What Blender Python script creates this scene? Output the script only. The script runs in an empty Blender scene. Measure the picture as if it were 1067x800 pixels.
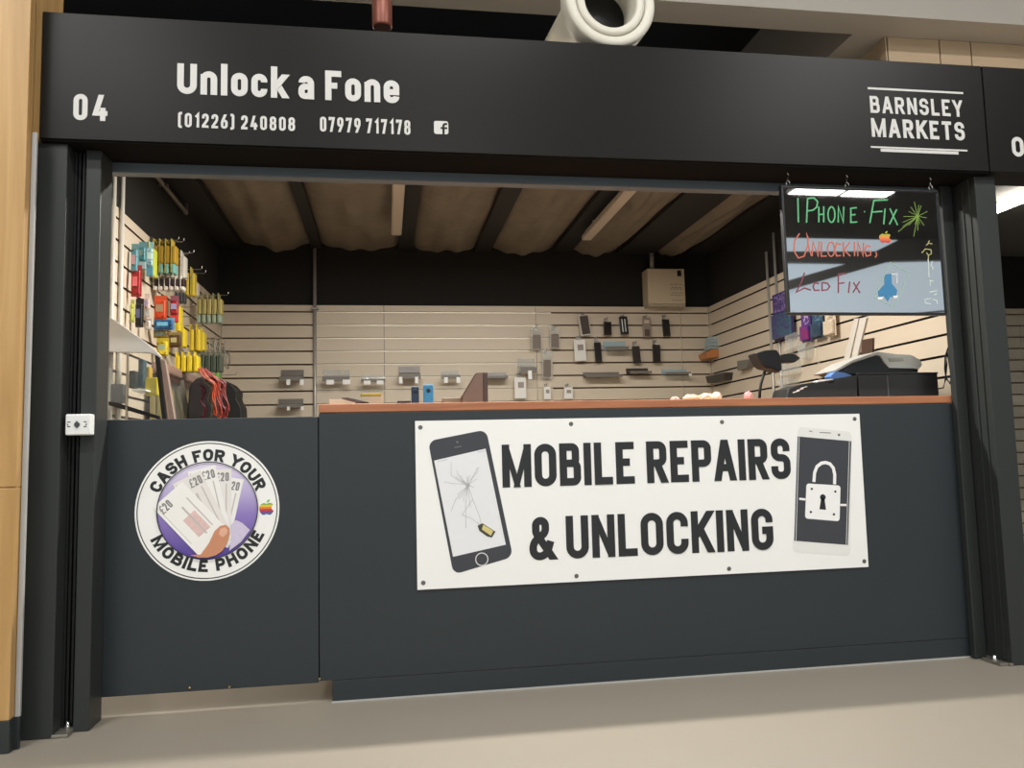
import bpy, bmesh, math, random
from mathutils import Vector, Matrix
random.seed(4)
SC = bpy.context.scene
COL = SC.collection
# ------------------------------------------------------------------ camera
CP = Vector((-0.09696, -3.09742, 0.88811)); YAW, PIT, ROL, FPX = 0.15842, 0.08954, -0.02481, 832.174
cy, sy, cp_, sp_ = math.cos(YAW), math.sin(YAW), math.cos(PIT), math.sin(PIT)
FW = Vector((sy*cp_, cy*cp_, sp_)); R0 = Vector((cy, -sy, 0)); U0 = R0.cross(FW)
RT = R0*math.cos(ROL) + U0*math.sin(ROL); UP = U0*math.cos(ROL) - R0*math.sin(ROL)
cam = bpy.data.cameras.new('camera'); co = bpy.data.objects.new('camera', cam); COL.objects.link(co)
cam.sensor_width = 36; cam.sensor_fit = 'HORIZONTAL'; cam.lens = FPX/1067*36; cam.clip_start = .02
M = Matrix.Identity(4)
for i in range(3):
    M[i][0] = RT[i]; M[i][1] = UP[i]; M[i][2] = -FW[i]; M[i][3] = CP[i]
co.matrix_world = M
SC.camera = co
def ray(x, y): return FW + RT*((x-533.5)/FPX) + UP*((400-y)/FPX)
def atY(x, y, Y):
    d = ray(x, y); return CP + d*((Y-CP.y)/d.y)
def atX(x, y, X):
    d = ray(x, y); return CP + d*((X-CP.x)/d.x)
def atZ(x, y, Z):
    d = ray(x, y); return CP + d*((Z-CP.z)/d.z)
# ------------------------------------------------------------------ materials
def lin(c):
    c /= 255.0
    return c/12.92 if c <= .04045 else ((c+.055)/1.055)**2.4
def S(r, g, b): return (lin(r), lin(g), lin(b), 1)
MATS = {}
def mat(name, col, rough=.5, metal=0.0, var=0.0, vscale=8, bump=0.0, bscale=60, spec=.5, trans=0.0, emit=None, estr=0.0, alpha=1.0, coat=0.0):
    if name in MATS: return MATS[name]
    m = bpy.data.materials.new(name); m.use_nodes = True
    nt = m.node_tree; b = nt.nodes['Principled BSDF']
    b.inputs['Base Color'].default_value = col; b.inputs['Roughness'].default_value = rough
    b.inputs['Metallic'].default_value = metal; b.inputs['Specular IOR Level'].default_value = spec
    b.inputs['Transmission Weight'].default_value = trans; b.inputs['Alpha'].default_value = alpha
    b.inputs['Coat Weight'].default_value = coat
    if emit:
        b.inputs['Emission Color'].default_value = emit; b.inputs['Emission Strength'].default_value = estr
    tc = nt.nodes.new('ShaderNodeTexCoord')
    n = nt.nodes.new('ShaderNodeTexNoise'); n.inputs['Scale'].default_value = vscale; n.inputs['Detail'].default_value = 4
    nt.links.new(tc.outputs['Object'], n.inputs['Vector'])
    if var > 0:
        mr = nt.nodes.new('ShaderNodeMapRange'); mr.inputs['To Min'].default_value = 1-var; mr.inputs['To Max'].default_value = 1+var
        nt.links.new(n.outputs['Fac'], mr.inputs['Value'])
        vm = nt.nodes.new('ShaderNodeVectorMath'); vm.operation = 'SCALE'; vm.inputs[0].default_value = col[:3]
        nt.links.new(mr.outputs['Result'], vm.inputs['Scale']); nt.links.new(vm.outputs['Vector'], b.inputs['Base Color'])
    if bump > 0:
        n2 = nt.nodes.new('ShaderNodeTexNoise'); n2.inputs['Scale'].default_value = bscale
        nt.links.new(tc.outputs['Object'], n2.inputs['Vector'])
        bp = nt.nodes.new('ShaderNodeBump'); bp.inputs['Strength'].default_value = bump; bp.inputs['Distance'].default_value = .01
        nt.links.new(n2.outputs['Fac'], bp.inputs['Height']); nt.links.new(bp.outputs['Normal'], b.inputs['Normal'])
    MATS[name] = m
    return m
def printed(name, c1, c2, scale=26, cut=.52):
    """printed packaging: two inks in blotches"""
    if name in MATS: return MATS[name]
    m = mat(name, c1, .38); nt = m.node_tree; b = nt.nodes['Principled BSDF']
    tc = nt.nodes.new('ShaderNodeTexCoord'); n = nt.nodes.new('ShaderNodeTexNoise'); n.inputs['Scale'].default_value = scale; n.inputs['Detail'].default_value = 2; n.inputs['Distortion'].default_value = 1.5
    r = nt.nodes.new('ShaderNodeValToRGB'); r.color_ramp.elements[0].color = c1; r.color_ramp.elements[1].color = c2; r.color_ramp.elements[0].position = cut-.03; r.color_ramp.elements[1].position = cut+.03
    nt.links.new(tc.outputs['Object'], n.inputs['Vector']); nt.links.new(n.outputs['Fac'], r.inputs[0]); nt.links.new(r.outputs[0], b.inputs['Base Color'])
    return m
def glass(name, col, opacity, rough=.05):
    """thin clear sheet: mostly see-through with a surface gloss"""
    if name in MATS: return MATS[name]
    m = bpy.data.materials.new(name); m.use_nodes = True; nt = m.node_tree
    for nd in list(nt.nodes): nt.nodes.remove(nd)
    o = nt.nodes.new('ShaderNodeOutputMaterial'); t = nt.nodes.new('ShaderNodeBsdfTransparent'); t.inputs[0].default_value = col
    p = nt.nodes.new('ShaderNodeBsdfPrincipled'); p.inputs['Base Color'].default_value = col; p.inputs['Roughness'].default_value = rough
    x = nt.nodes.new('ShaderNodeMixShader'); x.inputs[0].default_value = opacity
    nt.links.new(t.outputs[0], x.inputs[1]); nt.links.new(p.outputs[0], x.inputs[2]); nt.links.new(x.outputs[0], o.inputs[0])
    MATS[name] = m
    return m
def woodmat(name, c1, c2, axis=2, sc=1.0):
    m = bpy.data.materials.new(name); m.use_nodes = True; nt = m.node_tree; b = nt.nodes['Principled BSDF']
    tc = nt.nodes.new('ShaderNodeTexCoord'); mp = nt.nodes.new('ShaderNodeMapping')
    s = [9*sc, 9*sc, 9*sc]; s[axis] = .5*sc
    mp.inputs['Scale'].default_value = s
    n = nt.nodes.new('ShaderNodeTexNoise'); n.inputs['Scale'].default_value = 3; n.inputs['Detail'].default_value = 6; n.inputs['Distortion'].default_value = 1.2
    r = nt.nodes.new('ShaderNodeValToRGB'); r.color_ramp.elements[0].color = c1; r.color_ramp.elements[1].color = c2
    r.color_ramp.elements[0].position = .3; r.color_ramp.elements[1].position = .7
    nt.links.new(tc.outputs['Object'], mp.inputs[0]); nt.links.new(mp.outputs[0], n.inputs['Vector']); nt.links.new(n.outputs['Fac'], r.inputs[0])
    nt.links.new(r.outputs[0], b.inputs['Base Color']); b.inputs['Roughness'].default_value = .45
    MATS[name] = m
    return m
# ------------------------------------------------------------------ mesh building
def V(*a): return Vector(a)
class MB:
    def __init__(s): s.bm = bmesh.new(); s.mi = 0
    def _merge(s, t):
        me = bpy.data.meshes.new('tmp'); t.to_mesh(me); t.free()
        n0 = len(s.bm.faces); s.bm.from_mesh(me); bpy.data.meshes.remove(me)
        s.bm.faces.ensure_lookup_table()
        for f in s.bm.faces[n0:]: f.material_index = s.mi
    def box(s, x0, x1, y0, y1, z0, z1, bev=0.0, seg=2, rot=None):
        t = bmesh.new(); bmesh.ops.create_cube(t, size=1)
        for v in t.verts:
            v.co = V((x0+x1)/2+v.co.x*(x1-x0), (y0+y1)/2+v.co.y*(y1-y0), (z0+z1)/2+v.co.z*(z1-z0))
        if bev: bmesh.ops.bevel(t, geom=t.edges[:], offset=bev, segments=seg, affect='EDGES', profile=.5)
        if rot is not None:
            c = V((x0+x1)/2, (y0+y1)/2, (z0+z1)/2)
            for v in t.verts: v.co = rot @ (v.co-c) + c
        s._merge(t); return s
    def prism(s, pts, off, bev=0.0):
        """closed polygon (3-D points) extruded by off"""
        t = bmesh.new(); off = Vector(off)
        a = [t.verts.new(p) for p in pts]; b = [t.verts.new(Vector(p)+off) for p in pts]
        t.faces.new(a); t.faces.new(b[::-1])
        for i in range(len(a)):
            j = (i+1) % len(a); t.faces.new((a[j], a[i], b[i], b[j]))
        bmesh.ops.recalc_face_normals(t, faces=t.faces[:])
        if bev: bmesh.ops.bevel(t, geom=t.edges[:], offset=bev, segments=2, affect='EDGES', profile=.5)
        s._merge(t); return s
    def tube(s, pts, r, seg=8, r2=None, cap=True):
        t = bmesh.new(); pts = [Vector(p) for p in pts]; rings = []; n = len(pts)
        for i, p in enumerate(pts):
            d = (pts[min(i+1, n-1)]-pts[max(i-1, 0)]).normalized()
            h = V(0, 0, 1) if abs(d.z) < .9 else V(1, 0, 0)
            a = d.cross(h).normalized(); b = d.cross(a)
            rr = r if r2 is None else r+(r2-r)*i/(n-1)
            rings.append([t.verts.new(p+a*math.cos(2*math.pi*k/seg)*rr+b*math.sin(2*math.pi*k/seg)*rr) for k in range(seg)])
        for i in range(n-1):
            for k in range(seg):
                f = t.faces.new((rings[i][k], rings[i][(k+1) % seg], rings[i+1][(k+1) % seg], rings[i+1][k])); f.smooth = seg > 6
        if cap: t.faces.new(rings[0][::-1]); t.faces.new(rings[-1])
        bmesh.ops.recalc_face_normals(t, faces=t.faces[:])
        s._merge(t); return s
    def lathe(s, prof, org, ax, seg=40, caps=True):
        """prof: (distance along ax, radius) from first to last; closed profile"""
        t = bmesh.new(); ax = Vector(ax).normalized(); h = V(0, 0, 1) if abs(ax.z) < .9 else V(1, 0, 0)
        a = ax.cross(h).normalized(); b = ax.cross(a); org = Vector(org); rings = []
        for d, r in prof:
            rings.append([t.verts.new(org+ax*d+a*math.cos(2*math.pi*k/seg)*max(r, 1e-4)+b*math.sin(2*math.pi*k/seg)*max(r, 1e-4)) for k in range(seg)])
        for i in range(len(prof)-1):
            for k in range(seg):
                f = t.faces.new((rings[i][k], rings[i][(k+1) % seg], rings[i+1][(k+1) % seg], rings[i+1][k])); f.smooth = True
        if caps: t.faces.new(rings[0][::-1]); t.faces.new(rings[-1])
        bmesh.ops.recalc_face_normals(t, faces=t.faces[:])
        s._merge(t); return s
    def quad(s, *p):
        f = s.bm.faces.new([s.bm.verts.new(q) for q in p]); f.material_index = s.mi; return s
    def ribbon(s, pts, closed, w, mp, t, flat=(False, False)):
        """flat stroke of width w along 2-D points, raised by t"""
        P = [Vector((p[0], p[1])) for p in pts]; n = len(P)
        if n < 2: return s
        L = []; Rr = []
        for i in range(n):
            d1 = (P[i]-P[i-1]) if (closed or i > 0) else (P[1]-P[0])
            d2 = (P[(i+1) % n]-P[i]) if (closed or i < n-1) else d1
            if d1.length < 1e-9: d1 = d2
            if d2.length < 1e-9: d2 = d1
            d1 = d1.normalized(); d2 = d2.normalized()
            n1 = Vector((-d1.y, d1.x)); n2 = Vector((-d2.y, d2.x)); m = n1+n2
            m = n1 if m.length < 1e-6 else m.normalized()
            k = 1/max(.38, m.dot(n1))
            L.append(P[i]+m*w/2*k); Rr.append(P[i]-m*w/2*k)
        if not closed:
            for e, (i, j) in enumerate(((0, 1), (-1, -2))):
                if flat[e]:
                    d = (P[i]-P[j]).normalized(); hw = w/2/max(.3, abs(d.y)); sg = 1 if (L[i]-Rr[i]).x >= 0 else -1
                    L[i] = P[i]+Vector((sg*hw, 0)); Rr[i] = P[i]-Vector((sg*hw, 0))
        f = lambda q, d: s.bm.verts.new(mp(q.x, q.y, d))
        T = [t*(1+.35*i/n) for i in range(n)]; lt = [f(q, d) for q, d in zip(L, T)]; rt = [f(q, d) for q, d in zip(Rr, T)]; lb = [f(q, 0) for q in L]; rb = [f(q, 0) for q in Rr]
        for i in range(n if closed else n-1):
            j = (i+1) % n
            for q in ((lt[i], rt[i], rt[j], lt[j]), (lb[i], lt[i], lt[j], lb[j]), (rt[i], rb[i], rb[j], rt[j])):
                s.bm.faces.new(q).material_index = s.mi
        if not closed:
            s.bm.faces.new((rt[0], lt[0], lb[0], rb[0])).material_index = s.mi
            s.bm.faces.new((lt[-1], rt[-1], rb[-1], lb[-1])).material_index = s.mi
        return s
    def fill(s, pts, mp, t):
        """filled 2-D polygon raised by t"""
        a = [s.bm.verts.new(mp(x, y, t)) for x, y in pts]; b = [s.bm.verts.new(mp(x, y, 0)) for x, y in pts]
        s.bm.faces.new(a).material_index = s.mi
        for i in range(len(a)):
            j = (i+1) % len(a); s.bm.faces.new((a[i], b[i], b[j], a[j])).material_index = s.mi
        return s
def empty(name, loc, label, cat, group=None):
    o = bpy.data.objects.new(name, None); COL.objects.link(o); o.location = loc; o.empty_display_size = .05
    return tag(o, label, cat, group)
def tag(o, label=None, cat=None, group=None, kind=None):
    if label: o['label'] = label
    if cat: o['category'] = cat
    if group: o['group'] = group
    if kind: o['kind'] = kind
    return o
ORG = {}
def build(name, mb, mats, parent=None, label=None, cat=None, group=None, kind=None, smooth=False):
    bm = mb.bm
    if parent is None:
        xs = [v.co for v in bm.verts]
        org = V((min(v.x for v in xs)+max(v.x for v in xs))/2, (min(v.y for v in xs)+max(v.y for v in xs))/2, min(v.z for v in xs))
    elif parent.name in ORG: org = ORG[parent.name]
    else: org = parent.location.copy()
    bmesh.ops.translate(bm, verts=bm.verts[:], vec=-org)
    bmesh.ops.recalc_face_normals(bm, faces=bm.faces[:])
    me = bpy.data.meshes.new(name); bm.to_mesh(me); bm.free()
    if smooth:
        for p in me.polygons: p.use_smooth = True
    for m in (mats if isinstance(mats, (list, tuple)) else [mats]): me.materials.append(m)
    o = bpy.data.objects.new(name, me); COL.objects.link(o)
    ORG[o.name] = org
    if parent is None: o.location = org
    else: o.parent = parent
    return tag(o, label, cat, group, kind)
# ------------------------------------------------------------------ stroke lettering
def gl():
    R = .5; G = {}
    G['A'] = (.62, [(0, [(.0, 0, 0), (.45, 1, 0)]), (0, [(1, 0, 0), (.55, 1, 0)]), (0, [(.17, .28, 0), (.83, .28, 0)])])
    G['B'] = (.56, [(0, [(0, .53, 0), (.9, .53, .28), (.9, 1, .28), (0, 1, 0), (0, 0, 0), (1, 0, .3), (1, .53, .3), (.5, .53, 0)])])
    G['C'] = (.56, [(0, [(1, .68, 0), (1, 1, R), (0, 1, R), (0, 0, R), (1, 0, R), (1, .32, 0)])])
    G['D'] = (.56, [(1, [(0, 0, 0), (0, 1, 0), (1, 1, R), (1, 0, R)])])
    G['E'] = (.48, [(0, [(1, 1, 0), (0, 1, 0), (0, 0, 0), (1, 0, 0)]), (0, [(0, .52, 0), (.9, .52, 0)])])
    G['F'] = (.46, [(0, [(1, 1, 0), (0, 1, 0), (0, -.0, 0)]), (0, [(0, .5, 0), (.88, .5, 0)])])
    G['G'] = (.58, [(0, [(1, .7, 0), (1, 1, R), (0, 1, R), (0, 0, R), (1, 0, R), (1, .47, 0), (.5, .47, 0)])])
    G['H'] = (.56, [(0, [(0, 0, 0), (0, 1, 0)]), (0, [(1, 0, 0), (1, 1, 0)]), (0, [(0, .52, 0), (1, .52, 0)])])
    G['I'] = (.0, [(0, [(0, 0, 0), (0, 1, 0)])])
    G['K'] = (.58, [(0, [(0, 0, 0), (0, 1, 0)]), (0, [(.95, 1, 0), (0, .36, 0)]), (0, [(.34, .6, 0), (.96, 0, 0)])])
    G['L'] = (.46, [(0, [(0, 1, 0), (0, 0, 0), (1, 0, 0)])])
    G['M'] = (.86, [(0, [(0, 0, 0), (0, 1, 0)]), (0, [(1, 0, 0), (1, 1, 0)]), (0, [(.04, 1, 0), (.49, 0, 0)], .72), (0, [(.96, 1, 0), (.51, 0, 0)], .72)])
    G['N'] = (.58, [(0, [(0, 0, 0), (0, 1, 0)]), (0, [(1, 0, 0), (1, 1, 0)]), (0, [(.07, 1, 0), (.93, 0, 0)], .85)])
    G['O'] = (.58, [(1, [(0, 0, R), (0, 1, R), (1, 1, R), (1, 0, R)])])
    G['P'] = (.54, [(0, [(0, 0, 0), (0, 1, 0), (1, 1, .35), (1, .43, .35), (0, .43, 0)])])
    G['R'] = (.57, [(0, [(0, 0, 0), (0, 1, 0), (.95, 1, .35), (.95, .47, .35), (0, .47, 0)]), (0, [(.5, .47, 0), (.94, 0, 0)])])
    G['S'] = (.55, [(0, [(.98, .72, 0), (.98, 1, .46), (.02, 1, .46), (.02, .53, .42), (1, .53, .42), (1, 0, .46), (0, 0, .46), (0, .28, 0)])])
    G['T'] = (.52, [(0, [(0, 1, 0), (1, 1, 0)]), (0, [(.5, 1, 0), (.5, 0, 0)])])
    G['U'] = (.56, [(0, [(0, 1, 0), (0, 0, R), (1, 0, R), (1, 1, 0)])])
    G['Y'] = (.6, [(0, [(.02, 1, 0), (.5, .42, 0)]), (0, [(.98, 1, 0), (.5, .42, 0)]), (0, [(.5, .5, 0), (.5, 0, 0)])])
    G['&'] = (.66, [(0, [(1, 0, 0), (.17, .66, .12), (.17, 1, .3), (.7, 1, .3), (.7, .66, .2), (0, .4, .3), (0, 0, .4), (.72, 0, .35), (.98, .42, 0)])])
    G['0'] = (.48, [(1, [(0, 0, R), (0, 1, R), (1, 1, R), (1, 0, R)])])
    G['1'] = (.24, [(0, [(0, .78, 0), (1, 1, 0), (1, 0, 0)])])
    G['2'] = (.46, [(0, [(0, .7, 0), (0, 1, R), (1, 1, R), (1, .58, .25), (0, .05, 0), (0, 0, 0), (1, 0, 0)])])
    G['4'] = (.52, [(0, [(.5, 1, 0), (0, .24, 0), (1, .24, 0)]), (0, [(.76, .5, 0), (.76, 0, 0)])])
    G['6'] = (.48, [(1, [(0, 0, R), (0, .57, R), (1, .57, R), (1, 0, R)]), (0, [(0, .3, 0), (0, .45, .2), (.65, 1, 0)])])
    G['7'] = (.46, [(0, [(0, .84, 0), (0, 1, 0), (1, 1, 0), (.38, 0, 0)])])
    G['8'] = (.48, [(1, [(0, 0, R), (0, .53, R), (1, .53, R), (1, 0, R)]), (1, [(.04, .53, R), (.04, 1, R), (.96, 1, R), (.96, .53, R)])])
    G['9'] = (.48, [(1, [(0, .43, R), (0, 1, R), (1, 1, R), (1, .43, R)]), (0, [(1, .7, 0), (1, .55, .2), (.35, 0, 0)])])
    G['('] = (.16, [(0, [(1, 1.08, 0), (0, 1.08, .9), (0, -.08, .9), (1, -.08, 0)])])
    G[')'] = (.16, [(0, [(0, 1.08, 0), (1, 1.08, .9), (1, -.08, .9), (0, -.08, 0)])])
    G['n'] = (.44, [(0, [(0, 0, 0), (0, .72, 0)]), (0, [(0, .4, 0), (0, .72, .5), (1, .72, .5), (1, 0, 0)])])
    G['l'] = (.0, [(0, [(0, 1.06, 0), (0, 0, 0)])])
    G['o'] = (.44, [(1, [(0, 0, R), (0, .72, R), (1, .72, R), (1, 0, R)])])
    G['c'] = (.42, [(0, [(1, .5, 0), (1, .72, R), (0, .72, R), (0, 0, R), (1, 0, R), (1, .22, 0)])])
    G['k'] = (.44, [(0, [(0, 0, 0), (0, 1.06, 0)]), (0, [(.95, .74, 0), (.05, .28, 0)]), (0, [(.36, .42, 0), (1, 0, 0)])])
    G['a'] = (.42, [(0, [(.02, .56, 0), (.02, .72, .45), (1, .72, .5), (1, 0, 0)]), (0, [(1, .4, 0), (0, .4, .4), (0, 0, .4), (1, 0, .5), (1, .2, 0)])])
    G['e'] = (.44, [(0, [(0, .34, 0), (1, .34, 0), (1, .72, R), (0, .72, R), (0, 0, R), (1, 0, R), (1, .16, 0)])])
    return G
GL = gl()
def roundpath(pts, closed, sx, sz):
    n = len(pts); out = []
    P = [Vector((p[0]*sx, p[1]*sz)) for p in pts]
    for i in range(n):
        r = pts[i][2]*sx
        if r <= 0 or (not closed and i in (0, n-1)): out.append(P[i]); continue
        a = P[i-1]-P[i]; b = P[(i+1) % n]-P[i]
        la, lb = a.length, b.length
        if la < 1e-9 or lb < 1e-9: out.append(P[i]); continue
        t = min(r, la*.5 if (closed or i-1 > 0) else la, lb*.5 if (closed or i+1 < n-1) else lb)
        A = P[i]+a/la*t; B = P[i]+b/lb*t
        for k in range(8):
            u = k/7; out.append(A*(1-u)**2*1 + P[i]*2*u*(1-u) + B*u*u) if False else None
            # circular-ish arc (conic with weight .707)
            w = .7071; den = (1-u)**2+2*w*u*(1-u)+u*u
            out.append((A*(1-u)**2+P[i]*2*w*u*(1-u)+B*u*u)/den)
    res = [out[0]]
    for q in out[1:]:
        if (q-res[-1]).length > 1e-5: res.append(q)
    if closed and (res[0]-res[-1]).length < 1e-5: res.pop()
    return res
def text(mb, s, x0, x1, z0, z1, stroke, mp, t=.001, gap=.1, space=.3, wmul=1.0):
    """stroke lettering filling [x0,x1] x [z0,z1] on the plane given by mp(x,z,depth)"""
    ws = 0; gs = 0; n = 0; prev = False; q = 0
    for ch in s:
        if ch == ' ': gs += space; prev = False
        else:
            if prev: gs += gap
            ws += GL[ch][0]*wmul; n += 1; prev = True
    k = (x1-x0-n*stroke)/(ws+gs); x = x0; h = z1-z0-stroke; prev = False
    for ch in s:
        if ch == ' ': x += space*k; prev = False; continue
        if prev: x += gap*k
        w = GL[ch][0]*wmul*k
        for closed, pts, *fc in GL[ch][1]:
            sw = stroke*(fc[0] if fc else 1)
            pp = roundpath(pts, closed, w if w > 0 else 1e-6, h)
            # flat ends reach the cap line / base line
            flat = [False, False]
            if not closed and len(pp) > 1:
                for e_, (i, j) in enumerate(((0, 1), (-1, -2))):
                    d = (pp[i]-pp[j]).normalized(); y = pts[i][1]
                    if abs(d.y) > .3 and (y in (0, 1, 1.06, .74)): pp[i] = pp[i]+d*(stroke/2)/abs(d.y); flat[e_] = True
                    elif abs(d.x) > .9: pp[i] = pp[i]+d*(stroke/2)*(.9 if pts[i][0] in (0, 1) else 0)
            mb.ribbon([(p.x+x+stroke/2, p.y+z0+stroke/2) for p in pp], closed, sw, mp, t*(1+.4*(q % 4)), flat); q += 1
        x += w+stroke; prev = True
def planeXZ(Y): return lambda x, z, d: V(x, Y-d, z)
def circ(cx, cz, r, n=48, a0=0, a1=2*math.pi, ez=1.0):
    full = abs(a1-a0-2*math.pi) < 1e-6
    m = n if full else n+1
    return [(cx+r*math.cos(a0+(a1-a0)*i/n), cz+r*ez*math.sin(a0+(a1-a0)*i/n)) for i in range(m)]
def px2(pts, Y):
    o = []
    for x, y in pts:
        p = atY(x, y, Y); o.append((p.x, p.z))
    return o
# ================================================================== materials
SLATE = mat('slate_panel', S(43, 49, 53), .42, var=.06, vscale=3, bump=.03, bscale=300)
FASC = mat('fascia_black', S(27, 26, 24), .34, var=.05, vscale=2, spec=.17)
STEEL = mat('dark_steel', S(50, 53, 52), .4, var=.06, vscale=4, spec=.3)
STEELD = mat('dark_recess', S(24, 25, 25), .5, var=.06)
RAILM = mat('rail_grey', S(92, 102, 110), .45, var=.05)
BLACKW = mat('black_wall_paint', S(28, 26, 23), .9, var=.08, vscale=5)
SLATM = mat('slat_board', S(212, 198, 177), .42, var=.025, vscale=2)
ALU = mat('aluminium', S(205, 205, 200), .3, 1.0)
CHROME = mat('chrome', S(215, 215, 212), .18, 1.0)
FLOORM = mat('floor_resin', S(150, 142, 129), .42, var=.035, vscale=1.6, bump=.015, bscale=220)
INSUL = mat('insulation_sheet', S(122, 110, 94), .6, var=.3, vscale=6, bump=.9, bscale=11)
JOIST = mat('joist_dark', S(27, 23, 19), .7, var=.12)
HALLC = mat('hall_ceiling_grey', S(140, 136, 132), .8, var=.08)
BEAMG = mat('beam_grey', S(172, 166, 158), .7, var=.05, vscale=2)
TAN = mat('tan_panel', S(180, 158, 130), .6, var=.05)
WHITE = mat('white_vinyl', S(243, 243, 240), .45, var=.012, vscale=3)
INK = mat('black_ink', S(38, 40, 42), .4, var=.05)
BLACK = mat('black_plastic', S(24, 24, 25), .4, var=.05)
LETTER = mat('sign_white', S(206, 205, 201), .5, var=.02)
PVC = mat('white_pvc', S(216, 212, 198), .4, var=.03)
COPPER = mat('copper_pipe', S(126, 72, 58), .42, .35, var=.12)
OAK = woodmat('oak_veneer', S(172, 134, 80), S(198, 160, 106), 2, .55)
CHERRY = woodmat('cherry_edge', S(158, 98, 66), S(184, 122, 84), 0, 1.2)
GREYTRIM = mat('grey_trim', S(176, 176, 174), .5, var=.03)
BRASS = mat('brass', S(190, 160, 100), .35, .8)
# ================================================================== constants
YB, XL, XR, ZB, ZC = 2.82, -1.25, 2.435, 2.02, 2.47
YF = -.20                                   # fascia front
ZF0 = atY(560, 162, YF).z; ZF1 = atY(700, 50, YF).z
P0 = .085                                   # slat pitch helper (unused)
# ------------------------------------------------------------------ floor, hall
b = MB(); b.box(-9, 16, -13, 5, -.1, 0)
build('floor', b, FLOORM, kind='structure')
b = MB(); b.box(-9, 16, -13, -1.6, 5.4, 5.5)
build('ceiling', b, HALLC, kind='structure')
# ------------------------------------------------------------------ stall shell
def slat_panel(name, p0, u, nrm, L, zt, parent, first=.05, pitch=.0966, zbot=0.0, joints=()):
    """board with T-shaped slots, running L along u from p0; nrm points into the room"""
    b = MB(); p0 = Vector(p0); u = Vector(u); nrm = Vector(nrm); th = .028; g = .0115; cav = .024; und = .008
    prof = [(zt, 0)]; z = zt-first
    while z-.03 > zbot:
        prof += [(z+g/2, 0), (z+g/2, -.005), (z+g/2+und, -.005), (z+g/2+und, -cav), (z-g/2-und, -cav), (z-g/2-und, -.005), (z-g/2, -.005), (z-g/2, 0)]
        z -= pitch
    prof += [(zbot, 0)]
    xs = [0]+sorted(joints)+[L]
    for a, c in zip(xs[:-1], xs[1:]):
        a += .0015; c -= .0015
        A = [b.bm.verts.new(p0+u*a+nrm*d+V(0, 0, zz)) for zz, d in prof]
        B = [b.bm.verts.new(p0+u*c+nrm*d+V(0, 0, zz)) for zz, d in prof]
        for i in range(len(prof)-1): b.bm.faces.new((A[i], A[i+1], B[i+1], B[i])).material_index = 1 if min(prof[i][1], prof[i+1][1]) < -.006 or abs(prof[i][1]-prof[i+1][1]) > .001 else 0
        for Q in (A, B):
            e = [b.bm.verts.new(p0+u*(a if Q is A else c)-nrm*th+V(0, 0, zz)) for zz in (zt, zbot)]
            b.bm.faces.new((Q[0], Q[-1], e[1], e[0]))
        b.bm.faces.new((A[0], B[0], b.bm.verts.new(p0+u*c-nrm*th+V(0, 0, zt)), b.bm.verts.new(p0+u*a-nrm*th+V(0, 0, zt))))
    return build(name, b, [SLATM, mat('mdf_slot_shade', S(136, 108, 80), .8)], parent)  # raw MDF brown, set darker so the slots read as shaded
jx = [atY(x, 330, YB).x for x in (328, 400, 558, 709, 737)]
b = MB(); b.box(XL-.1, 8.0, YB+.03, YB+.12, 0, 2.5)
wb = build('wall_back', b, BLACKW, kind='structure')
slat_panel('slat_panel', (XL, YB, 0), (1, 0, 0), (0, -1, 0), XR-XL, ZB, wb, joints=[j-XL for j in jx[:4]])
slat_panel('slat_panel', (XR+.06, YB, 0), (1, 0, 0), (0, -1, 0), 5.4, ZB, wb, joints=[.3, 1.5, 2.7, 3.9])
b = MB()                                     # slot inserts of the middle boards, coloured pale for the light they reflect
z = ZB-.05
while z > 1.2:
    b.box(jx[0]+.01, jx[2]+.12, YB-.0015, YB+.004, z-.0055, z+.002); z -= .0966
build('slot_insert', b, mat('slot_metal_lit', S(214, 204, 184), .35, .3), wb, label='metal inserts coloured pale for reflected light')
b = MB(); b.box(XL-.12, XL-.03, .02, YB+.03, 0, 2.5)
wl = build('wall_left', b, BLACKW, kind='structure')
slat_panel('slat_panel', (XL, .06, 0), (0, 1, 0), (1, 0, 0), YB-.06, ZB, wl, joints=[1.2])
b = MB(); b.box(XR+.022, XR+.058, .02, YB+.03, 0, 2.5)
wr = build('wall_right', b, BLACKW, kind='structure')
slat_panel('slat_panel', (XR, .06, 0), (0, 1, 0), (-1, 0, 0), YB-.06, ZB, wr, joints=[1.2])
# ceiling of the stall: sagging insulation between joists under a deck
b = MB(); b.box(XL-.12, 8.0, .0, YB+.12, 2.502, 2.53)
deck = build('ceiling', b, mat('deck_ply', S(150, 140, 124), .7, var=.06), kind='structure')
b = MB()
bays = [(252, 326), (334, 416), (429, 496), (510, 576), (593, 644), (680, 716)]
rnd = random.Random(7)
for a, c in bays:
    x0 = atY(a, 257, YB).x-.01; x1 = atY(c, 257, YB).x+.01; nx, ny = 18, 30; g = []
    ph = rnd.uniform(0, 6); sag = rnd.uniform(.07, .095)
    for j in range(ny+1):
        y = .03+(YB-.0-.03)*j/ny; row = []
        for i in range(nx+1):
            u = i/nx; s = max(0, math.sin(math.pi*u))**.55
            fold = .02*math.sin(9*u+3*math.sin(y*2.2+ph))*math.sin(y*3.1+ph)+.009*math.sin(23*u+ph+y*1.7)*s
            seam = -.02*math.exp(-((y-(.95+.1*math.sin(ph)))/.03)**2)
            row.append(b.bm.verts.new(V(x0+(x1-x0)*u, y, 2.50-sag*s*(1 if j < ny else .92)+fold*s-seam)))
        g.append(row)
    for j in range(ny):
        for i in range(nx): b.bm.faces.new((g[j][i], g[j][i+1], g[j+1][i+1], g[j+1][i]))
build('insulation_sheet', b, INSUL, deck, smooth=True, label='sagging brown insulation sheeting')
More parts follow.
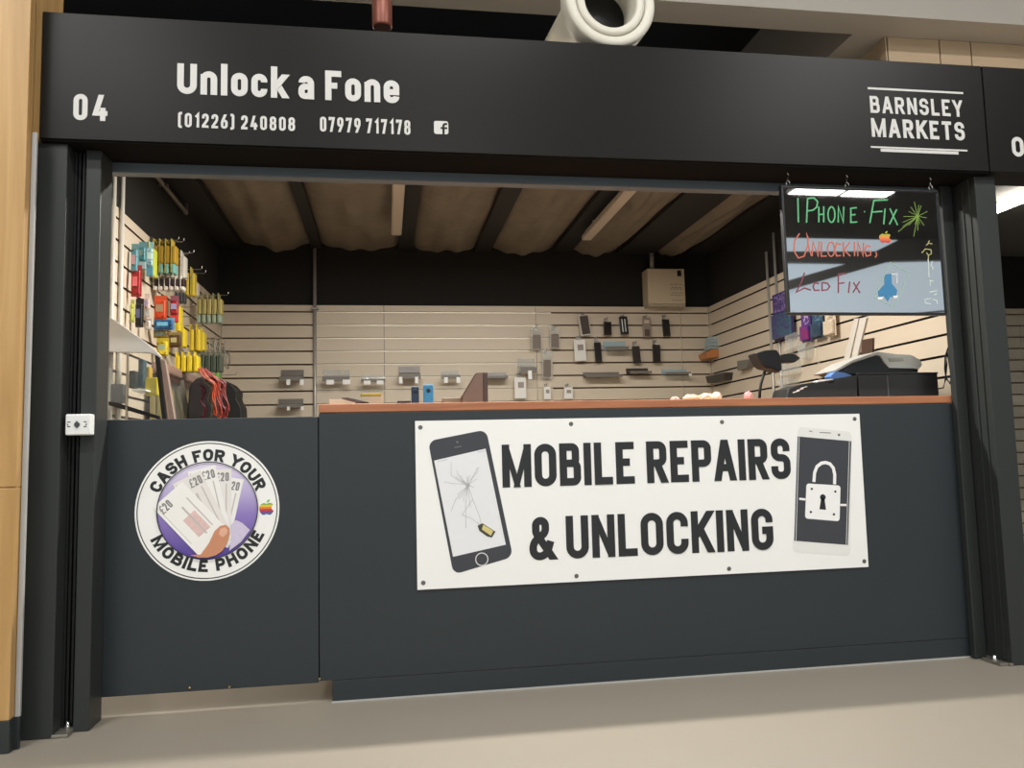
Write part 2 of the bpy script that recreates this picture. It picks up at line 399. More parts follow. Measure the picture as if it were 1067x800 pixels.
for k, (a, c) in enumerate([(218, 252), (325, 335), (415, 430), (495, 511), (575, 594), (643, 681), (714, 790)]):
    b = MB(); b.box(atY(a, 257, YB).x, atY(c, 257, YB).x, .02, YB+.01, 2.44, 2.501)
    build('ceiling_joist', b, JOIST, deck)
# ------------------------------------------------------------------ neighbouring stall seen at the right edge
b = MB(); b.box(7.95, 8.05, .0, YB+.1, 0, 2.5); build('wall_right', b, BLACKW, kind='structure')
b = MB(); b.box(XR+.08, 7.9, .1, YB, 2.47, 2.501); build('ceiling', b, mat('stall_ceiling_grey', S(104, 102, 98), .8), kind='structure')
# ------------------------------------------------------------------ fascia sign
x0 = atY(20, 400, -.29).x+.002; xs = atY(1026, 110, YF).x
b = MB(); b.box(x0, xs-.003, YF, -.035, ZF0, ZF1, .002)
fas = build('fascia_sign', b, FASC, label='long black fascia sign with the shop name and phone numbers', cat='sign')
b = MB(); b.box(x0+.002, xs-.004, YF+.006, .0, ZF0-.006, ZF0-.0005); build('soffit', b, mat('soffit_matt', S(26, 25, 24), .95, spec=.05), fas, label='matt black soffit panel added to darken the fascia underside')  # matt panel added to keep the fascia underside dark
b = MB(); b.box(xs+.003, 8.0, YF, -.035, ZF0, ZF1, .002)
fas2 = build('fascia_sign', b, FASC, label='black fascia of the next stall, cut off at the right edge', cat='sign')
mpF = planeXZ(YF)
def ftext(parent, name, s, a, c, stroke, gap=.16, space=.32, wmul=1.0, Y=YF, m=LETTER):
    """a = pixel of the lower left corner, c = pixel of the upper right corner"""
    A = atY(*a, Y); C = atY(*c, Y); b = MB()
    text(b, s, A.x, C.x, A.z, C.z, stroke, planeXZ(Y-.0004), .001, gap, space, wmul)
    return build(name, b, m, parent)
ftext(fas, 'unit_number', '04', (76.3, 125), (112.8, 99.3), .0175, .3)
ftext(fas, 'shop_name_lettering', 'Unlock a Fone', (184.5, 97.5), (415.8, 77.5), .0225, .16, .5)
ftext(fas, 'phone_number_lettering', '(01226) 240808', (185.5, 132.3), (307.5, 122.5), .0088, .3, .75)
ftext(fas, 'phone_number_lettering', '07979 717178', (333.5, 137), (427.5, 125.5), .0088, .3, .7)
# small square icon with a letter f
b = MB(); A = atY(452.3, 139.5, YF); C = atY(467, 126.5, YF); r = .008
pts = []
for (cx, cz, a0) in ((C.x-r, C.z-r, 0), (A.x+r, C.z-r, 90), (A.x+r, A.z+r, 180), (C.x-r, A.z+r, 270)):
    pts += [(cx+r*math.cos(math.radians(a0+t)), cz+r*math.sin(math.radians(a0+t))) for t in (0, 30, 60, 90)]
b.fill(pts, planeXZ(YF-.0004), .001)
ic = build('social_icon', b, LETTER, fas)
b = MB(); w = C.x-A.x; X = lambda u: A.x+w*u; Z = lambda u: A.z+(C.z-A.z)*u
b.ribbon([(X(.66), Z(0)), (X(.66), Z(.62)), (X(.70), Z(.74)), (X(.80), Z(.78)), (X(.92), Z(.78))], False, w*.15, planeXZ(YF-.0015), .0006)
b.ribbon([(X(.46), Z(.46)), (X(.92), Z(.46))], False, w*.13, planeXZ(YF-.0018), .0006)
build('icon_letter', b, FASC, ic, label='black letter f on the icon')
ftext(fas, 'market_lettering', 'BARNSLEY', (907, 117.5), (1001.7, 104.8), .0125, .24)
ftext(fas, 'market_lettering', 'MARKETS', (908.5, 142.5), (1004, 127.5), .0145, .24)
b = MB()
for (a, c, w) in (((904, 92.2), (1003.3, 96.9), .0085), ((907.3, 153), (1007.8, 157.2), .007)):
    A = atY(*a, YF); C = atY(*c, YF); zz = (A.z+C.z)/2
    b.ribbon([(A.x, zz), (C.x, zz)], False, w, planeXZ(YF-.0004), .001); build('market_rule', b, LETTER, fas); b = MB()
A = atY(917.5, 156.2, YF); C = atY(998.5, 159.8, YF); zz = (A.z+C.z)/2
b.ribbon([(A.x, zz), (C.x, zz)], False, .0125, planeXZ(YF-.0004), .001)
build('market_rule', b, LETTER, fas, label='thicker white bar below the market name')
ftext(fas2, 'unit_number', '0', (1055, 163), (1065.6, 143), .0175, .3)
# ------------------------------------------------------------------ shutter rail
def rail(x0, x1, label):
    b = MB(); zt = atY(300, 173.5, 0).z; zb = atY(300, 184, 0).z
    b.box(x0, x1, .0, .045, zb, zt, .003); b.box(x0, x1, .0005, .05, zb-.002, zb+.005, .002)
    b2 = MB(); b2.box(x0, x1, .005, .03, zt+.001, 2.49)
    o = build('shutter_bottom_rail', b, RAILM, label=label, cat='shutter rail')
    build('shutter_curtain', b2, STEELD, o, label='dark rolled shutter curtain above the rail')
rail(atY(118, 180, 0).x-.03, atY(984, 196, 0).x+.01, 'grey-blue shutter rail across the top of the serving opening')
# ------------------------------------------------------------------ shutter guide posts
def post(xa, xb, xc, xd, ya, yi, yo, label, mirror):
    """xa..xb outer face, xb..xc channel, xc..xd inner face; ya outer front, yi inner front"""
    root = empty('shutter_guide_post', ((xa+xd)/2, -.08, 0), label, 'post')
    zt = ZF0-.007
    b = MB(); b.box(min(xa, xb), max(xa, xb), ya, -.004, 0, zt, .003); build('outer_post', b, STEEL, root)
    b = MB(); b.box(min(xc, xd), max(xc, xd), yi, -.004, 0.0, zt-.0, .004); build('inner_post', b, STEEL, root)
    b = MB(); lo, hi = min(xb, xc), max(xb, xc); b.box(lo, hi, -.02, -.004, 0, zt)
    w = hi-lo
    for u in (.3, .62): b.box(lo+w*u-.004, lo+w*u+.004, yi+.03, -.015, .0, zt, .001)
    b.box(lo+.002, lo+w*.18, yi+.02, -.015, 0, zt)
    build('guide_channel', b, STEELD, root)
    b = MB(); xm = (lo+hi)/2; b.box(lo-.004, hi+.004, ya-.004, -.02, 0, .012, .003)
    bk = build('foot_bracket', b, mat('worn_steel', S(150, 146, 136), .4, .7, var=.2, vscale=30), root, label='worn steel foot bracket')
    b = MB(); b.lathe([(0, .0125), (.008, .0125), (.012, .008), (.02, .007)], (xm, yi+.02, .012), (0, 0, 1), 12); build('bolt', b, CHROME, bk)
    return root
gx = lambda px, py, Y: atY(px, py, Y).x
YO, YI = -.175, -.125
pl = post(gx(31, 400, YO), gx(64, 400, YO), gx(84, 400, YI), gx(113.4, 380, -.004), YO, YI, 0, 'dark grey shutter guide post at the left beside the oak column', 1)
PR = pr = post(gx(1054, 400, -.16), gx(1032, 400, -.16), gx(1007, 400, -.035), gx(991.3, 418, -.004), -.16, -.035, 0, 'dark grey shutter guide post at the right of the counter', -1)
xo = gx(1032, 400, -.16)
b = MB()
for yy in (-.125, -.085): b.box(xo-.006, xo, yy-.004, yy+.004, 0, ZF0-.008, .001)
build('guide_rib', b, STEEL, pr)
b = MB(); b.box(xo-.05, xo-.001, -.155, -.05, 0, .012, .003); bk = build('foot_bracket', b, MATS['worn_steel'], pr, label='worn steel foot bracket')
b = MB(); b.lathe([(0, .0125), (.008, .0125), (.012, .008), (.02, .007)], (xo-.03, -.1, .012), (0, 0, 1), 12); build('bolt', b, CHROME, bk)
# white key switch on the left post
root = empty('key_switch', (gx(80, 442, YI), YI, atY(80, 453, YI).z), 'white key switch box on the left shutter post', 'switch')
A = atY(67.5, 453.5, YI-.045); C = atY(94.3, 431, YI-.045)
b = MB(); b.box(A.x, C.x, YI-.045, YI-.002, A.z, C.z, .005, 3); build('switch_box', b, mat('switch_white', S(226, 228, 226), .4, var=.02), root)
b = MB(); xm, zm = (A.x+C.x)/2-.002, (A.z+C.z)/2
b.lathe([(0, .009), (.003, .009), (.004, .007)], (xm, YI-.045, zm), (0, -1, 0), 20); b.box(xm-.0015, xm+.0015, YI-.051, YI-.045, zm-.012, zm+.012)
build('key_barrel', b, mat('barrel_grey', S(90, 92, 92), .35, .6), root)
b = MB(); f = planeXZ(YI-.0452)
for sx in (-1, 1):
    b.ribbon([(xm+sx*.031, zm+.009), (xm+sx*.021, zm+.009)], False, .003, f, .0006); b.ribbon([(xm+sx*.031, zm-.007), (xm+sx*.021, zm-.007)], False, .003, f, .0006)
    b.ribbon([(xm+sx*.031, zm+.003), (xm+sx*.028, zm-.003)], False, .003, f, .0006)
    build('switch_marking', b, INK, root); b = MB()
b.bm.free()
# ------------------------------------------------------------------ oak column at the left
YW = -.29; xr = gx(20, 400, YW); ys = atX(25, 400, xr).y; xt = gx(31, 400, ys)
b = MB(); zj = atY(10, 508, YW).z
b.box(xr-.75, xr, YW, ys+.01, .1, zj-.0025, .002); b.box(xr-.75, xr, YW, ys+.01, zj+.0025, 3.4, .002); b.box(xr-.749, xr-.002, YW+.004, ys+.009, .1, 3.4); b.box(xr-.75, xr, ys+.005, -.02, ZF0, 3.4)
root = empty('clad_column', (xr-.37, -.2, 0), 'oak veneered column at the left edge of the photo', 'column')
build('oak_cladding', b, OAK, root)
b = MB(); b.box(xr-.75, xr+.004, YW-.004, ys+.01, 0, .1, .002); build('skirting', b, mat('black_skirting', S(44, 50, 50), .35), root, label='black skirting at the foot of the column')
b = MB(); b.box(xr+.0015, xt-.001, ys, ys+.012, .1, ZF0-.002, .001); build('edge_trim', b, GREYTRIM, root, label='pale grey edge strip')
b = MB(); b.box(xr+.0015, xt-.001, ys-.002, ys+.012, 0, .1, .001); build('edge_skirting', b, mat('black_skirting', S(44, 50, 50), .35), root, label='black skirting below the edge strip')
# ------------------------------------------------------------------ counter
xc0, xc1 = -.345, gx(1003, 550, 0)
root = counter = empty('shop_counter', ((xc0+xc1)/2, .2, 0), 'dark slate shop counter with a cherry wood worktop edge', 'counter')
b = MB(); b.box(xc0, xc1, 0, .02, .081, 1.066, .001); build('front_panel', b, SLATE, root)
b = MB(); b.box(-.30, xc1, .001, .03, .0, .079, .001); build('plinth', b, SLATE, root)
b = MB(); b.box(-.302, xc1, -.001, .0, .0, .006); build('plinth_seal', b, GREYTRIM, root, label='thin pale sealant line at the floor')
b = MB(); b.box(xc0-.0005, xc1+.0, -.0035, .5, 1.068, 1.10, .003); build('worktop', b, CHERRY, root, label='cherry wood worktop')
b = MB(); b.box(xc0, xc0+.02, .02, .48, .081, 1.066); b.box(xc0-.03, xc0+.01, .037, .05, .081, 1.05); build('end_panel_gap_block', b, SLATE, root)  # also an added strip behind the door gap that blocks the light
# ------------------------------------------------------------------ half door with its sticker
root = door = empty('half_door', (-.72, .02, .075), 'dark slate half door left of the counter, raised above the floor', 'door')
b = MB(); b.box(-1.098, -.3485, .0, .035, .075, 1.054, .002); build('door_panel', b, SLATE, root)
b = MB()
for px, py in ((197.5, 719), (239, 718), (333, 709.5)):
    A = atY(px, py, -.001); b.lathe([(0, .004), (.003, .004), (.004, .002)], (A.x, 0, A.z+.008), (0, -1, 0), 10)
build('screw', b, BRASS, root, label='small brass screw heads')
# ================================================================== round sticker on the half door
def roundpoly(pts, r):
    n = len(pts); out = []; P = [Vector(p) for p in pts]
    for i in range(n):
        a = (P[i-1]-P[i]); b = (P[(i+1) % n]-P[i]); t = min(r, a.length*.45, b.length*.45)
        A = P[i]+a.normalized()*t; B = P[i]+b.normalized()*t
        for k in range(6):
            u = k/5; w = .7071; out.append((A*(1-u)**2+P[i]*2*w*u*(1-u)+B*u*u)/((1-u)**2+2*w*u*(1-u)+u*u))
    return [(p.x, p.y) for p in out]
def clipy(pts, lo, hi):
    def half(ps, f, y0):
        o = []
        for i in range(len(ps)):
            p, q = ps[i-1], ps[i]; a, b = f(p), f(q)
            if (a >= 0) != (b >= 0): t = a/(a-b); o.append((p[0]+(q[0]-p[0])*t, p[1]+(q[1]-p[1])*t))
            if b >= 0: o.append(q)
        return o
    r = half(pts, lambda p: p[1]-lo, lo)
    return half(r, lambda p: hi-p[1], hi) if r else r
FRUIT = [(.5, .78), (.62, .82), (.75, .84), (.88, .78), (.95, .70), (.85, .60), (.83, .48), (.88, .36), (.98, .28), (.92, .14), (.80, .02), (.68, 0), (.58, .04), (.5, .05), (.42, .04), (.32, 0), (.2, .02), (.08, .15), (0, .35), (0, .55), (.06, .7), (.18, .8), (.3, .84), (.4, .81)]
LEAF = [(.5, .87), (.52, .97), (.6, 1.06), (.72, 1.1), (.70, .98), (.6, .89)]
def fruit_logo(name, parent, x0, z0, w, h, Y, cols):
    b = MB(); n = len(cols); f = planeXZ(Y); ms = []
    for i, c in enumerate(cols):
        b.mi = i; ms.append(mat('logo_band_%d_%d_%d' % c, S(*c), .5))
        q = clipy(FRUIT, .85*(n-1-i)/n, .85*(n-i)/n)
        if len(q) > 2: b.fill([(x0+x*w, z0+z*h) for x, z in q], f, .0006)
    b.mi = 0; b.fill([(x0+x*w, z0+z*h) for x, z in LEAF], f, .0006)
    return build(name, b, ms, parent, label='small rainbow-striped fruit logo')
C = atY(216.8, 531.6, 0); SR = .2535; cx, cz = C.x, C.z
st = empty('round_sticker', (cx, -.001, cz-SR), 'round white sticker with a fan of banknotes on the half door', 'sticker')
YS = -.0008
b = MB(); b.fill(circ(cx, cz, SR, 72), planeXZ(YS), .0008); build('sticker_disc', b, WHITE, st)
YS -= .0009
b = MB()
b.ribbon(circ(cx, cz, SR*.967, 72), True, SR*.014, planeXZ(YS), .0004); b.ribbon(circ(cx, cz, SR*.696, 72), True, SR*.014, planeXZ(YS-.0055), .0004)
build('ring_print', b, INK, st)
m = mat('purple_print', S(150, 132, 196), .5); nt = m.node_tree
tc = nt.nodes.new('ShaderNodeTexCoord'); mp_ = nt.nodes.new('ShaderNodeMapping'); mp_.inputs['Location'].default_value = (0, 0, 0)
sx = nt.nodes.new('ShaderNodeSeparateXYZ'); rp = nt.nodes.new('ShaderNodeValToRGB')
nt.links.new(tc.outputs['Generated'], sx.inputs[0]); nt.links.new(sx.outputs['Z'], rp.inputs[0]); nt.links.new(rp.outputs[0], nt.nodes['Principled BSDF'].inputs['Base Color'])
e = rp.color_ramp.elements; e[0].position = .05; e[0].color = S(84, 64, 150); e[1].position = .95; e[1].color = S(222, 214, 236)
k_ = e.new(.45); k_.color = S(142, 122, 190)
b = MB(); b.fill(circ(cx, cz, SR*.694, 64), planeXZ(YS), .0004); build('printed_backdrop', b, m, st, label='purple printed circle behind the notes')
ck = lambda x, y: (cx+(x-430)/332*SR, cz-(y-405)/332*SR)
NOTES = [(12, 300, 110, (238, 236, 234)), (0, 335, 120, (230, 227, 224)), (-13, 350, 130, (240, 238, 235)), (-26, 335, 140, (230, 226, 222)), (-42, 290, 178, (242, 240, 236))]
for i, (ang, L, w, c) in enumerate(NOTES):
    a = math.radians(ang); d = (math.sin(a), -math.cos(a)); n_ = (math.cos(a), math.sin(a)); px, py = 478, 545
    if i == 4: px, py = 440, 540
    Pn = lambda s, t: ck(px+d[0]*s+n_[0]*t, py+d[1]*s+n_[1]*t)
    y = YS-.0006-.0007*i
    b = MB(); b.fill([Pn(-30, -w/2), Pn(-30, w/2), Pn(L, w/2), Pn(L, -w/2)], planeXZ(y), .0003)
    b.mi = 1; f = planeXZ(y-.0003)
    b.ribbon([Pn(40, w*.30), Pn(L-70, w*.30)], False, SR*.018, f, .0002); b.ribbon([Pn(30, w*.05), Pn(L-90, w*.05)], False, SR*.028, f, .0002)
    b.ribbon([Pn(40, -w*.42), Pn(L-10, -w*.42)], False, SR*.008, f, .0002)
    if i == 4:
        b.mi = 3; b.fill([Pn(40, -30), Pn(40, 40), Pn(150, 40), Pn(150, -30)], f, .0002)
    b.mi = 2
    mpn = lambda x, z, dd, L=L, w=w, y=y, Pn=Pn, i_=i: V(*(lambda q: (q[0], y-.0005-dd, q[1]))(Pn(L-58+z, (-w*.36 if i_ == 4 else w*.5-62)+x)))
    text(b, '20', 12, 50, 0, 42, 7, mpn, .0002, .25)
    b.ribbon([(8, 2), (-8, 2), (-4, 12), (-4, 32), (2, 40), (8, 34)], False, 5, mpn, .0002); b.ribbon([(-9, 20), (4, 20)], False, 5, mpn, .0002)
    build('printed_banknote', b, [mat('note_%d' % i, S(*c), .5), mat('note_print', S(196, 188, 184), .5), mat('note_ink', S(132, 130, 130), .5), mat('note_pink', S(222, 190, 186), .5, var=.2, vscale=60)], st)
y = YS-.0045
b = MB(); b.fill([ck(*q) for q in ((530, 600), (585, 560), (625, 505), (590, 470), (560, 455), (535, 480), (540, 530))], planeXZ(y), .0003)
build('printed_banknote', b, mat('note_lilac', S(206, 198, 222), .5, var=.15, vscale=80), st, label='pale lilac note edge beside the thumb')
b = MB(); b.fill([ck(*q) for q in ((352, 612), (400, 612), (436, 562), (462, 505), (488, 480), (515, 476), (530, 492), (532, 520), (522, 560), (500, 598), (470, 618), (430, 628), (390, 626))], planeXZ(y-.0004), .0003)
b.mi = 1; b.fill([ck(*q) for q in ((488, 494), (510, 488), (522, 500), (518, 520), (500, 534), (482, 520))], planeXZ(y-.0008), .0003)
build('printed_thumb', b, [mat('skin_print', S(202, 140, 106), .5, var=.1, vscale=30), mat('nail_print', S(226, 176, 150), .5)], st)
b = MB(); Rm = SR*.795; hh = SR*.172; a0, a1 = math.radians(158), math.radians(21)
text(b, 'CASH FOR YOUR', 0, Rm*(a0-a1), 0, hh, SR*.043, lambda x, z, d: V(cx+(SR*.712+z)*math.cos(a0-x/Rm), YS-d, cz+(SR*.712+z)*math.sin(a0-x/Rm)), .0005, .14, .62)
build('curved_lettering', b, INK, st)
b = MB(); a2, a3 = math.radians(206.5), math.radians(335)
text(b, 'MOBILE PHONE', 0, Rm*(a3-a2), 0, hh, SR*.043, lambda x, z, d: V(cx+(SR*.878-z)*math.cos(a2+x/Rm), YS-d, cz+(SR*.878-z)*math.sin(a2+x/Rm)), .0005, .14, .62)
build('curved_lettering', b, INK, st)
q0 = ck(668, 436); q1 = ck(736, 362)
fruit_logo('fruit_logo', st, q0[0], q0[1], q1[0]-q0[0], (q1[1]-q0[1])*.92, YS, [(110, 180, 70), (236, 196, 60), (226, 130, 50), (196, 60, 60), (130, 70, 130), (60, 110, 170)])
# ================================================================== banner on the counter
A = atY(433.5, 614, -.004); B2 = atY(899.5, 431, -.004); YBN = -.0075
cs = px2([(432.5, 438.5), (895.5, 431), (905, 590.5), (435, 614.5)], YBN)
ban = empty('vinyl_banner', ((A.x+B2.x)/2, -.004, A.z), 'wide white vinyl banner on the counter front', 'banner')
b = MB(); b.prism([V(x, YBN, z) for x, z in cs], (0, .0073, 0)); build('banner_sheet', b, WHITE, ban)
ftext(ban, 'banner_lettering', 'MOBILE REPAIRS', (523.7, 508), (822, 456.5), .0295, .13, .5, 1.0, YBN, INK)
ftext(ban, 'banner_lettering', '& UNLOCKING', (552, 584), (804, 529.5), .0295, .13, .42, 1.0, YBN, INK)
# printed phone with cracked screen
fB = planeXZ(YBN-.0003)
b = MB(); b.fill(roundpoly(px2([(446, 459.5), (506.5, 447.5), (534.5, 580), (472.5, 598.5)], YBN), .03), fB, .0006)
ph = build('printed_phone', b, mat('print_slate', S(62, 64, 70), .42, var=.03), ban, label='printed dark phone with a cracked white screen')
f2 = planeXZ(YBN-.0012)
b = MB(); b.fill(px2([(452.3, 479.8), (506, 467.3), (527, 567.3), (472, 580)], YBN), f2, .0004)
sc = build('phone_screen', b, mat('print_screen', S(232, 233, 235), .42, var=.02, vscale=40), ph)
f3 = planeXZ(YBN-.002); cr = lambda x, y: px2([(420+x/4, 420+y/4)], YBN)[0]
b = MB(); rnd = random.Random(3)
c0 = (270, 342)
for i in range(22):
    a = rnd.uniform(0, 6.283); L = rnd.uniform(25, 85) if i > 6 else rnd.uniform(70, 110); p = [c0]
    for s in range(1, 5):
        a += rnd.uniform(-.25, .25); p.append((p[-1][0]+math.cos(a)*L/4, p[-1][1]+math.sin(a)*L/4))
    if all(170 < q[0] < 365 and 240 < q[1] < 560 for q in p): b.ribbon([cr(*q) for q in p], False, .0014, f3, .0003)
for p in ([(200, 245), (200, 300), (235, 325), (270, 342)], [(270, 342), (290, 400), (318, 470), (325, 500)], [(290, 400), (245, 465), (285, 480), (320, 505)], [(270, 350), (260, 420), (262, 520)], [(270, 345), (220, 400), (200, 450)]):
    b.ribbon([cr(*q) for q in p], False, .0016, f3, .0003)
b.ribbon(circ(*cr(270, 342), .0055, 14), True, .005, f3, .0004)
build('screen_crack', b, mat('crack_grey', S(176, 178, 182), .5), sc)
for p in ([(145, 243), (185, 234)], [(310, 204), (345, 198)]):
    b = MB(); b.ribbon([cr(*q) for q in p], False, .0016, f3, .0003); build('status_mark', b, MATS['crack_grey'], sc)
b = MB(); b.fill([cr(*q) for q in ((310, 510), (330, 500), (385, 535), (370, 560), (350, 555), (318, 532))], f3, .0003)
b.mi = 1; b.fill([cr(*q) for q in ((334, 506), (376, 532), (366, 552), (328, 526))], planeXZ(YBN-.0024), .0003)
build('printed_chip', b, [mat('chip_dark', S(70, 68, 58), .5), mat('chip_yellow', S(214, 200, 130), .5)], sc)
h0 = px2([(502, 582.5)], YBN)[0]
b = MB(); b.ribbon(circ(h0[0], h0[1], .0235, 32), True, .004, f2, .0004); build('home_button_ring', b, mat('ring_pale', S(214, 214, 216), .4), ph)
b = MB(); b.ribbon(px2([(473.5, 466.2), (480.5, 464.8)], YBN), False, .003, f2, .0004)
q = px2([(476.5, 460.5)], YBN)[0]; build('earpiece', b, mat('ear_grey', S(120, 122, 128), .4), ph); b = MB(); b.fill(circ(q[0], q[1], .004, 12), f2, .0004); build('camera_dot', b, mat('ear_grey', S(120, 122, 128), .4), ph)
# printed phone with padlock
b = MB(); b.fill(roundpoly(px2([(831.5, 444.5), (887.5, 450), (886, 579), (826, 575)], YBN), .02), fB, .0005)
ph = build('printed_phone', b, mat('print_offwhite', S(232, 232, 228), .45), ban, label='printed white phone with a padlock on its dark screen')
b = MB(); b.fill(px2([(830.5, 454.6), (886.9, 459.6), (883.3, 567.6), (827, 563.2)], YBN), f2, .0004); scp = build('phone_screen', b, mat('print_slate', S(62, 64, 70), .42), ph)
lk = lambda x, y: px2([(660+x/4, 420+y/4)], YBN)[0]
W2 = mat('print_white', S(244, 244, 242), .45)
b = MB(); b.fill(roundpoly([lk(720, 334), lk(862, 343), lk(858, 492), lk(714, 480)], .012), f3, .0004)
arc = [(751, 328), (754, 290), (764, 264), (782, 250), (800, 247), (818, 253), (832, 270), (838, 298), (837, 338)]
b.ribbon([lk(*q) for q in arc], False, .0135, f3, .0004)
b.ribbon([lk(690, 398), lk(716, 401)], False, .009, f3, .0004); b.ribbon([lk(861, 424), lk(887, 424)], False, .009, f3, .0004)
b.ribbon([lk(682, 140), lk(667, 573)], False, .003, planeXZ(YBN-.0008), .0012)
b.ribbon([lk(690, 140), lk(676, 573)], False, .002, f3, .0004); b.ribbon([lk(899, 158), lk(886, 588)], False, .002, f3, .0004)
pad = build('printed_padlock', b, W2, scp)
b = MB(); f4 = planeXZ(YBN-.0028)
q = lk(788, 392); b.fill(circ(q[0], q[1], .0125, 20), f4, .0003); b.fill([lk(781, 396), lk(795, 396), lk(801, 444), lk(774, 442)], f4, .0003)
for p in ((742, 357), (840, 368), (738, 453), (834, 463)):
    q = lk(*p); b2 = MB(); b2.fill(circ(q[0], q[1], .005, 10), f4, .0003); build('padlock_rivet', b2, INK, pad)
build('keyhole', b, INK, pad)
b = MB(); b.ribbon([lk(775, 122), lk(822, 124)], False, .003, f2, .0004); build('earpiece', b, mat('ear_dark', S(110, 108, 104), .4), ph)
b = MB(); b.ribbon([lk(732, 116), lk(745, 117)], False, .003, f2, .0004); build('sensor_mark', b, MATS['ear_dark'], ph); b = MB()
q = lk(856, 132); b.fill(circ(q[0], q[1], .0055, 12), f2, .0004); build('camera_dot', b, MATS['ear_dark'], ph)
for px, py in ((438, 445.2), (595, 441.6), (752.2, 439.6), (890.4, 436.3), (441, 607), (600.7, 600), (759.6, 592.4), (900.5, 584.6)):
    q = atY(px, py, YBN); b = MB()
    b.lathe([(0, .0085), (.0015, .0085), (.0025, .006), (.0012, .0035)], (q.x, YBN, q.z), (0, -1, 0), 16)
    build('grommet', b, mat('grommet_metal', S(120, 120, 116), .35, .8), ban)
# ================================================================== hanging glossy board with handwriting
YD = -.128
X0 = atY(819.5, 262, YD).x; X1 = atY(980.2, 262, YD).x; Z0 = atY(902, 325.5, YD).z; Z1 = atY(900, 198.5, YD).z
bd = empty('hanging_board', ((X0+X1)/2, YD, Z0), 'glossy dark hanging board with handwritten chalk pen offers', 'board')
GLOSS = mat('board_gloss', S(200, 204, 208), .02, 1.0, spec=.8)
b = MB(); b.box(X0, X1, YD, YD+.012, Z0, Z1); build('board_panel', b, GLOSS, bd)
b = MB(); w = .011
b.box(X0-w, X1+.004, YD-.006, YD+.016, Z1, Z1+w, .002); b.box(X0-w, X1+.004, YD-.006, YD+.016, Z0-w, Z0, .002)
b.box(X0-w, X0, YD-.006, YD+.016, Z0, Z1, .002); b.box(X1, X1+.006, YD-.006, YD+.016, Z0, Z1, .002); build('board_frame', b, BLACK, bd)
for px in (821.5, 883, 970):
    x = gx(px, 188, YD); z = Z1+w; b = MB()
    b.tube([(x+.008*math.sin(t), YD+.005, z+.012-.012*math.cos(t)) for t in [i*2*math.pi/12 for i in range(13)]], .002, 6)
    b.tube([(x, YD+.005, z+.022), (x, YD+.005, z+.04), (x+.006, YD+.005, z+.046), (x, YD+.005, ZF0-.0065)], .0018, 6)
    build('hanging_hook', b, CHROME, bd)
bx = lambda x, y: px2([(800+x/4.705, 170+y/4.705)], YD)[0]
fD = planeXZ(YD-.0002)
def ell(x, y, rx, ry): return [(x+rx*math.cos(i*2*math.pi/20), y+ry*math.sin(i*2*math.pi/20)) for i in range(20)]
def strokes(name, lst, col, w, loops=(), label=None):
    b = MB()
    for p in lst: b.ribbon([bx(*q) for q in p], False, w, fD, .0006)
    for p in loops: b.ribbon([bx(*q) for q in p], True, w, fD, .0006)
    return build(name, b, mat('pen_%d_%d_%d' % col, S(*col), .7), bd, label=label)
strokes('handwriting', [[(147, 170), (150, 290)], [(190, 292), (195, 172)], [(193, 174), (225, 170), (244, 188), (240, 215), (222, 230), (195, 234)], [(250, 213), (250, 290)], [(274, 212), (274, 290)], [(250, 252), (274, 250)],
    [(345, 290), (346, 215), (370, 290), (372, 213)], [(436, 218), (407, 221), (407, 290), (438, 288)], [(407, 254), (430, 252)], [(500, 294), (520, 183), (588, 180)], [(510, 240), (562, 236)], [(575, 222), (568, 300)], [(598, 222), (636, 304)], [(632, 226), (596, 300)], [(472, 238), (477, 237.5)]],
    (92, 178, 122), .0062, [ell(312, 252, 17, 38)], 'green handwritten line of text')
strokes('handwriting', [[(155, 345), (132, 380), (128, 430), (150, 465), (178, 456), (196, 405), (198, 368), (190, 345), (203, 420), (214, 455)], [(217, 455), (222, 385), (247, 455), (252, 383)], [(264, 384), (262, 456), (288, 455)], [(358, 398), (338, 393), (328, 425), (338, 455), (358, 452)],
    [(370, 385), (372, 458)], [(402, 388), (374, 425), (404, 456)], [(425, 385), (425, 456)], [(441, 456), (442, 388), (467, 455), (470, 390)], [(503, 408), (484, 404), (474, 432), (484, 456), (504, 450), (504, 432), (492, 432)], [(530, 436), (534, 452), (526, 462)]],
    (200, 108, 90), .0055, [ell(310, 422, 17, 35)], 'red handwritten line of text')
strokes('handwriting', [[(180, 536), (166, 580), (140, 632), (180, 612), (212, 622)], [(252, 590), (230, 586), (222, 606), (230, 624), (254, 622)], [(266, 585), (266, 624), (292, 620), (304, 604), (292, 588), (266, 585)],
    [(346, 636), (346, 544), (386, 540)], [(346, 590), (376, 586)], [(402, 580), (396, 636)], [(420, 584), (452, 636)], [(450, 580), (418, 634)]],
    (134, 62, 76), .0056, label='dark red handwritten line of text')
sp = []
for (x, y) in ((640, 335), (660, 312), (690, 305), (715, 360), (722, 300), (718, 190), (740, 205), (782, 236), (778, 268), (690, 236), (665, 262), (660, 290), (765, 305), (752, 208), (700, 215), (745, 300), (735, 330)): sp.append([(735, 260), (x, y)])
strokes('drawn_spark', sp, (130, 164, 70), .0018, label='yellow-green spark drawing')
strokes('phone_outline_drawing', [], (160, 196, 176), .003, [[(600, 486), (692, 540), (622, 704), (524, 660)]], 'pale green outline of a phone')
strokes('handwriting', [[(800, 690), (772, 686), (770, 668), (798, 664)], [(830, 690), (828, 672), (806, 668)], [(815, 645), (830, 640)], [(792, 632), (830, 624)], [(795, 600), (795, 575), (812, 580)], [(790, 560), (786, 470)], [(812, 520), (800, 500), (806, 480)]],
    (206, 220, 214), .0042, label='pale sideways handwriting down the right side')
